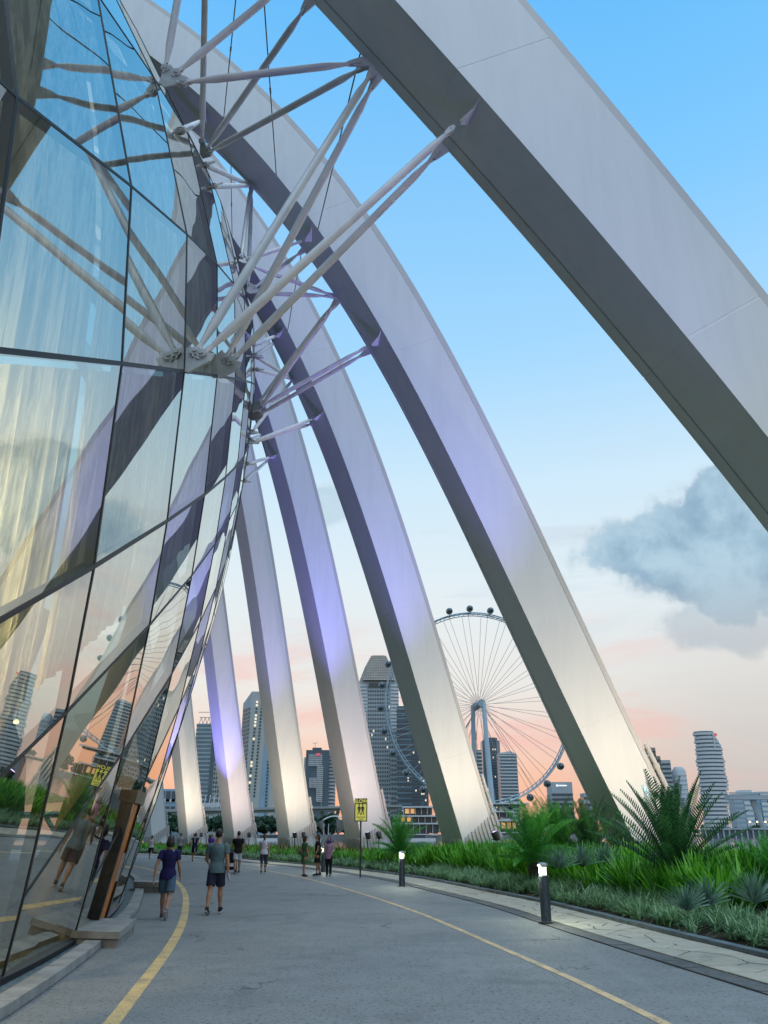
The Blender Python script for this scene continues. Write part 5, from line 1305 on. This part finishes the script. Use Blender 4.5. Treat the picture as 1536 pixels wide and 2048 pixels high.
# ------------------------------------------------------------------ people
def remesh(name, mb, mat, parent, vox, sm=4):
    me = mb.mesh(name, mat, fix=True); o = bpy.data.objects.new(name, me); COL.objects.link(o)
    m = o.modifiers.new('r', 'REMESH'); m.mode = 'VOXEL'; m.voxel_size = vox; m.use_smooth_shade = True
    if sm: s_ = o.modifiers.new('s', 'SMOOTH'); s_.iterations = sm; s_.factor = .5
    dg = bpy.context.evaluated_depsgraph_get(); me2 = bpy.data.meshes.new_from_object(o.evaluated_get(dg))
    bpy.data.objects.remove(o); bpy.data.meshes.remove(me); me2.name = name
    me2.materials.clear(); me2.materials.append(mat); me2.polygons.foreach_set('use_smooth', [True]*len(me2.polygons)); return link(name, me2, parent)
_mc = {}
def cmat(c, rough=.85, var=.12):
    if c not in _mc: _mc[c] = pmat('cloth', c, rough, 0, .2, var, 9, .25, 30)
    return _mc[c]
SKIN = pmat('skin', (.36, .19, .12), .55, 0, .35, .08, 6); HAIR = pmat('hair', (.012, .010, .009), .45, 0, .4, .3, 30); SOLE = cmat((.45, .45, .45))
def person(px_, py_, H, yaw, label, L=(20, 10), Rr=(-15, 12), aL=(-15, 10, 20), aR=(15, 10, 20), top='tee', tc=(.02, .02, .06), bot='shorts', bc=(.1, .1, .12), hair='short', shoe=(.03, .03, .03), near=False, female=False, head_turn=0, lean=0, skirt=0, hc=None, sleeve=.55, pos=None):
    g = pos or gnd(px_, py_); o = thing('person', label, 'person', (g.x, g.y, 0), yaw); vox = .0095 if near else .014
    h = H; sh = (.098 if female else .112)*h; hip = .052*h
    def leg(sx, th, kn):
        th, kn = R(th), R(kn); a = Vector((sx*hip, 0, .50*h)); d = Vector((0, math.sin(th), -math.cos(th))); k = a+d*.245*h
        d2 = Vector((0, math.sin(th-kn), -math.cos(th-kn))); an = k+d2*.225*h; return a, k, an, d2
    legs = [leg(-1, *L), leg(1, *Rr)]
    def foot(an, d2): 
        f = Vector((0, 1, 0))-d2*Vector((0, 1, 0)).dot(d2); f.normalize(); return f
    lowz = min(min(an.z, (an+foot(an, d2)*.10*h).z) for _, _, an, d2 in legs)-.042*h
    Z = Vector((0, 0, -lowz)); ly = math.tan(R(lean))
    S_ = lambda p: Vector((p[0], p[1]+max(0, p[2]-.52*h)*ly, p[2]))+Z
    body = MB(); tor = [(.465, .085, .06, 0), (.50, .097, .068, -.006), (.54, .096, .066, -.004), (.60, .080 if not female else .072, .055, .004), (.66, .088 if not female else .078, .060, .004), (.72, .098 if not female else .088, .066, 0), (.775, .100 if not female else .088, .060, -.004), (.81, .075, .045, -.006), (.832, .038, .036, -.004), (.875, .032, .034, .004)]
    def ringsof(lst, k=1.0, add=0):
        out = []
        for z, rx, ry, yo in lst:
            c = S_((0, yo*h, z*h)); out.append((c.x, c.y, c.z, rx*h*k+add, ry*h*k+add))
        return out
    body.loft(ringsof(tor), 20)
    hd = S_((0, .012*h, .932*h)); Mh = Matrix.Rotation(R(head_turn), 3, 'Z')
    body.ell(hd, (.043*h, .053*h, .066*h), 16, 12, Mh); body.ell(hd+Mh @ Vector((0, .016*h, -.030*h)), (.033*h, .040*h, .040*h), 12, 8, Mh)
    body.ell(hd+Mh @ Vector((0, .055*h, -.008*h)), (.009*h, .013*h, .017*h), 8, 6, Mh)
    for sx in (-1, 1): body.ell(hd+Mh @ Vector((sx*.044*h, -.004*h, -.006*h)), (.008*h, .012*h, .018*h), 8, 6, Mh)
    hands = []
    arms = []
    for sx, (fw, ot, el) in ((-1, aL), (1, aR)):
        a = Vector((sx*sh, -.004*h, .79*h)); d = Vector((sx*math.sin(R(ot)), math.sin(R(fw))*math.cos(R(ot)), -math.cos(R(fw))*math.cos(R(ot)))).normalized()
        e = a+d*.172*h; d2 = Vector((sx*math.sin(R(ot*.3)), math.sin(R(fw+el)), -math.cos(R(fw+el)))).normalized(); w = e+d2*.148*h
        pts = [S_(p) for p in (Vector((sx*sh*.72, -.004*h, .795*h)), a, a.lerp(e, .5), e, e.lerp(w, .3), w)]; arms.append(pts)
        body.tube(pts, [.034*h, .031*h, .027*h, .022*h, .0235*h, .0155*h], 10)
        W = pts[-1]; side = d2.cross(Vector((sx, 0, 0))).normalized(); q = d2
        body.ell(W+q*.028*h, (.011*h, .022*h, .030*h), 10, 8, Matrix((Vector((sx, 0, 0)), side, -q)).transposed())
        for fi, (so_, fl) in enumerate(((-.016, .044), (-.0055, .050), (.0055, .047), (.016, .037))):
            b = W+q*.05*h+side*so_*h; inn = Vector((-sx, 0, 0))
            body.tube([b-q*.012*h, b+q*fl*.5*h+inn*.004*h, b+q*fl*.85*h+inn*.018*h], [.0065*h, .0058*h, .0048*h], 6)
        b = W+q*.02*h+side*.02*h*(1 if side.y > 0 else -1); body.tube([b, b+q*.02*h+side*.018*h*(1 if side.y > 0 else -1), b+q*.042*h+side*.020*h*(1 if side.y > 0 else -1)], [.008*h, .0072*h, .0055*h], 6)
        hands.append(W)
    for (a, k, an, d2) in legs:
        body.tube([p+Z for p in (a+Vector((0, 0, .03*h)), a.lerp(k, .25), a.lerp(k, .7), k, k.lerp(an, .3)-Vector((0, .008*h, 0)), k.lerp(an, .7), an)], [.050*h, .053*h, .040*h, .031*h, .034*h, .023*h, .019*h], 12)
    remesh('body', body, SKIN, o, vox, 3)
    for (a, k, an, d2) in legs:   # shoes
        f = foot(an, d2); mb = MB(); c = an+Z
        mb.tube([c-f*.028*h+d2*.018*h, c+f*.03*h+d2*.022*h, c+f*.075*h+d2*.028*h, c+f*.108*h+d2*.032*h], [.024*h, .027*h, .025*h, .014*h], 10); mb.tube([c-d2*.02*h, c+d2*.02*h], [.024*h, .026*h], 10)
        s_ = remesh('shoe', mb, cmat(shoe), o, .011, 2)
        mb = MB(); u = d2; mb.tube([c-f*.046*h+u*.043*h, c+f*.03*h+u*.046*h, c+f*.116*h+u*.046*h], [.020*h, .026*h, .016*h], 8, flat=.35); mb.build('sole', SOLE, s_)
    # clothes
    if top:
        mb = MB(); lo = [t_ for t_ in tor if (.50 if top != 'dress' else .46) <= t_[0] <= .815]
        if top == 'tank': lo = [t_ for t_ in tor if .50 <= t_[0] <= .79]
        rr = ringsof(lo, 1.07, .012); r0 = rr[0]
        if top in ('tee', 'long'): rr = [(r0[0], r0[1], r0[2]-.035*h, r0[3]*1.02, r0[4]*1.03)]+rr
        if top == 'dress':
            rr = [(r0[0], r0[1]+.0, .30*h+Z.z, .105*h+skirt, .085*h+skirt), (r0[0], r0[1], .40*h+Z.z, .102*h, .080*h)]+rr
        if top == 'tunic': rr = [(r0[0], r0[1], .42*h+Z.z, .108*h, .085*h)]+rr
        c = S_((0, -.005*h, .835*h)); rr.append((c.x, c.y, c.z-.008*h, .045*h, .042*h)); mb.loft(rr, 20)
        if top != 'tank':
            for pts in arms:
                sl = {'tee': sleeve, 'dress': .45, 'tunic': 1.6, 'long': 1.9}[top]
                P = [pts[0], pts[1]]; rad = [.040*h, .042*h]
                if sl <= 1: P.append(pts[1].lerp(pts[3], sl)); rad.append(.040*h)
                else: P += [pts[3], pts[3].lerp(pts[5], sl-1)]; rad += [.032*h, .026*h]
                mb.tube(P, rad, 12)
        remesh({'tee': 'shirt', 'tank': 'tank_top', 'dress': 'dress', 'tunic': 'tunic', 'long': 'shirt'}[top], mb, cmat(tc), o, vox*1.1, 3)
    if bot:
        mb = MB(); rr = ringsof([t_ for t_ in tor if .465 <= t_[0] <= .56], 1.05, .008); mb.loft(rr, 20)
        for (a, k, an, d2) in legs:
            if bot == 'shorts': P = [a+Vector((0, 0, .02*h)), a.lerp(k, .3), a.lerp(k, .80)]; rad = [.060*h, .064*h, .062*h]
            elif bot == 'capri': P = [a+Vector((0, 0, .02*h)), a.lerp(k, .3), k, k.lerp(an, .5)]; rad = [.056*h, .058*h, .038*h, .036*h]
            else: P = [a+Vector((0, 0, .02*h)), a.lerp(k, .3), k, k.lerp(an, .4), an]; rad = [.056*h, .059*h, .042*h, .040*h, .034*h]
            mb.tube([p+Z for p in P], rad, 12)
        remesh({'shorts': 'shorts', 'capri': 'leggings'}.get(bot, 'trousers'), mb, cmat(bc), o, vox*1.1, 3)
    mb = MB()
    hm = HAIR if hc is None else cmat(hc)
    mb.ell(hd+Mh @ Vector((0, -.012*h, .014*h)), (.050*h, .056*h, .062*h), 16, 12, Mh)
    if hair == 'bob': mb.tube([hd+Mh @ Vector((0, -.02*h, .03*h)), hd+Mh @ Vector((0, -.028*h, -.03*h)), hd+Mh @ Vector((0, -.03*h, -.075*h))], [.048*h, .060*h, .050*h], 14)
    if hair == 'long': mb.tube([hd+Mh @ Vector((0, -.02*h, .03*h)), hd+Mh @ Vector((0, -.035*h, -.04*h)), hd+Mh @ Vector((0, -.045*h, -.13*h))], [.048*h, .048*h, .028*h], 14)
    if hair == 'pony': mb.tube([hd+Mh @ Vector((0, -.05*h, .02*h)), hd+Mh @ Vector((0, -.085*h, -.02*h)), hd+Mh @ Vector((0, -.08*h, -.10*h))], [.022*h, .024*h, .008*h], 10)
    if hair == 'scarf': mb.tube([hd+Mh @ Vector((0, -.01*h, .02*h)), hd+Mh @ Vector((0, -.012*h, -.05*h)), hd+Vector((0, -.004*h, -.11*h))], [.052*h, .056*h, .075*h], 14)
    if hair in ('short', 'bob', 'long', 'pony', 'scarf'):
        ho = remesh('headscarf' if hair == 'scarf' else 'hair', mb, hm, o, .012, 2)
    if abs(head_turn) > 50 or abs(math.degrees(yaw)) > 60:   # a face that the camera can see
        for sx in (-1, 1):
            mb = MB(); mb.ell(hd+Mh @ Vector((sx*.017*h, .049*h, .002*h)), (.007*h, .005*h, .0035*h), 8, 6, Mh); mb.build('eye', M['black'], o)
        mb = MB(); mb.ell(hd+Mh @ Vector((0, .053*h, -.036*h)), (.013*h, .005*h, .0035*h), 8, 6, Mh); mb.build('mouth', cmat((.25, .08, .07)), o)
    return o, hands, Z
p1, h1, _ = person(328, 1838, 1.66, R(4), 'person walking away in navy tee and denim shorts with dark bob hair', (14, 4), (-16, 30), (-22, 16, 8), (6, 12, 28), 'tee', (.018, .016, .075), 'shorts', (.07, .12, .17), 'bob', (.10, .10, .11), True, True)
mb = MB(); mb.box((.095, -.10, 1.36), (.030, .012, .022)); mb.build('shirt_badge', cmat((.7, .7, .7)), p1)
p2, h2, _ = person(427, 1829, 1.77, R(-3), 'person walking away in grey marl tee and dark shorts holding a bottle', (-16, 6), (15, 4), (12, 14, 62), (-6, 10, 18), 'tee', (.10, .155, .175), 'shorts', (.018, .022, .045), 'short', (.02, .02, .025), True)
w = Vector(h2[1])
bt = thing('water_bottle', 'clear water bottle held by the person in grey marl tee', 'bottle', tuple(p2.matrix_basis @ (w+Vector((.02, .045, -.11)))))
mb = MB(); mb.loft([(0, 0, -.10, .028, .028), (0, 0, .06, .03, .03), (0, 0, .09, .012, .012)], 12); mb.v = [tuple(Euler((R(50), 0, 0)).to_matrix() @ Vector(v)) for v in mb.v]; mb.build('bottle_body', pmat('bottle_plastic', (.55, .60, .62), .15, 0, .6), bt, smooth=True)
mb = MB(); mb.loft([(0, 0, .09, .014, .014), (0, 0, .115, .014, .014)], 10); mb.v = [tuple(Euler((R(50), 0, 0)).to_matrix() @ Vector(v)) for v in mb.v]; mb.build('bottle_cap', cmat((.6, .6, .65)), bt)
p3, h3, _ = person(473, 1748, 1.78, R(8), 'person in black tee and pale shorts pushing a stroller', (-14, 6), (12, 4), (30, 8, 40), (-8, 10, 20), 'tee', (.012, .012, .014), 'shorts', (.40, .44, .48), 'short', (.05, .05, .05))
p4, h4, _ = person(526, 1747, 1.66, R(6), 'person in white sleeveless top and dark leggings with a ponytail', (-8, 6), (12, 6), (4, 10, 40), (-8, 8, 20), 'tee', (.50, .52, .60), 'capri', (.035, .04, .06), 'pony', (.1, .05, .05), female=True, sleeve=.15)
p5, h5, _ = person(608, 1754, 1.60, R(-55), 'person in green off shoulder dress facing right beside two companions', (4, 2), (-6, 4), (4, 8, 12), (4, 6, 14), 'dress', (.055, .115, .06), None, (.1, .1, .1), 'long', (.03, .03, .03), female=True)
p6, h6, _ = person(634, 1752, 1.66, R(100), 'person in black knee length dress turned left, middle of the standing trio', (3, 2), (-8, 4), (4, 8, 20), (4, 8, 70), 'dress', (.012, .011, .013), None, (.1, .1, .1), 'long', (.02, .02, .02), female=True, skirt=.02)
p7, h7, _ = person(657, 1753, 1.58, R(170), 'person in pink floral tunic, black trousers and purple headscarf', (3, 2), (-3, 3), (8, 8, 70), (8, 8, 60), 'tunic', (.34, .20, .27), 'trousers', (.012, .012, .015), 'scarf', (.03, .03, .03), female=True, hc=(.06, .03, .14))
p8, h8, _ = person(300, 1718, 1.70, R(10), 'runner in white tank top and black shorts next to the glass edge', (35, 10), (-25, 70), (-30, 8, 70), (25, 8, 80), 'tank', (.52, .50, .52), 'shorts', (.015, .015, .018), 'short', (.1, .1, .1))
p9, h9, _ = person(358, 1716, 1.72, R(12), 'distant person in pale grey tee and dark trousers left of the navy runner', (14, 4), (-12, 8), (8, 8, 20), (-6, 8, 15), 'tee', (.30, .29, .33), 'trousers', (.03, .03, .06), 'short', (.04, .04, .04))
p10, h10, _ = person(387, 1723, 1.76, R(5), 'navy clad runner with one leg lifted, white stripe down the back', (6, 4), (-20, 95), (-35, 14, 85), (-30, 14, 85), 'tee', (.014, .018, .05), 'shorts', (.012, .012, .02), 'short', (.05, .05, .05), sleeve=.3)
mb = MB(); mb.box((0, -.145, 1.32), (.05, .012, .30)); mb.build('back_stripe', cmat((.5, .5, .55)), p10)
p11, h11, _ = person(420, 1719, 1.66, R(175), 'person in purple top facing the camera behind the person in grey marl tee', (10, 4), (-8, 6), (6, 8, 60), (6, 8, 30), 'tee', (.10, .035, .30), 'trousers', (.03, .03, .05), 'long', (.05, .05, .05), female=True)
# stroller
g = gnd(459, 1746); sl = thing('stroller', 'dark baby stroller pushed by the person in black tee', 'stroller', (g.x, g.y+.25, 0), R(8))
for sx in (-.26, .26):
    mb = MB(); mb.tube([(sx, -.42, 1.02), (sx, -.25, .75), (sx, .38, .14)], .014, 6); mb.tube([(sx, -.35, .14), (sx, .10, .62)], .014, 6); mb.build('frame_tube', M['black'], sl)
    for yy in (-.35, .38):
        mb = MB(); mb.tube([(sx-.025, yy, .13), (sx+.025, yy, .13)], .13, 16); wv = mb.build('wheel', M['black'], sl); mb = MB(); mb.tube([(sx-.03, yy, .13), (sx+.03, yy, .13)], .06, 10); mb.build('rim', M['steel'], wv)
mb = MB(); mb.tube([(-.26, -.42, 1.02), (.26, -.42, 1.02)], .018, 8); mb.build('handle', M['black'], sl)
mb = MB(); mb.add([(-.22, -.2, .42), (.22, -.2, .42), (.22, .25, .45), (-.22, .25, .45), (-.22, -.32, .88), (.22, -.32, .88), (-.24, .3, .52), (.24, .3, .52)], [(0, 1, 2, 3), (0, 4, 5, 1), (0, 3, 6, 4), (1, 5, 7, 2)]); mb.build('seat', cmat((.03, .03, .035)), sl, fix=False)
mb = MB()
for i in range(7):
    w_ = R(20+20*i); mb.v += [(-.24, -.08-.30*math.cos(w_), .78+.26*math.sin(w_)), (.24, -.08-.30*math.cos(w_), .78+.26*math.sin(w_))]
for i in range(6): mb.f.append((2*i, 2*i+1, 2*i+3, 2*i+2))
mb.build('canopy', cmat((.05, .05, .06)), sl, smooth='all', fix=False)
mb = MB(); mb.box((0, -.1, .2), (.46, .42, .14)); mb.build('basket', cmat((.04, .02, .02)), sl)
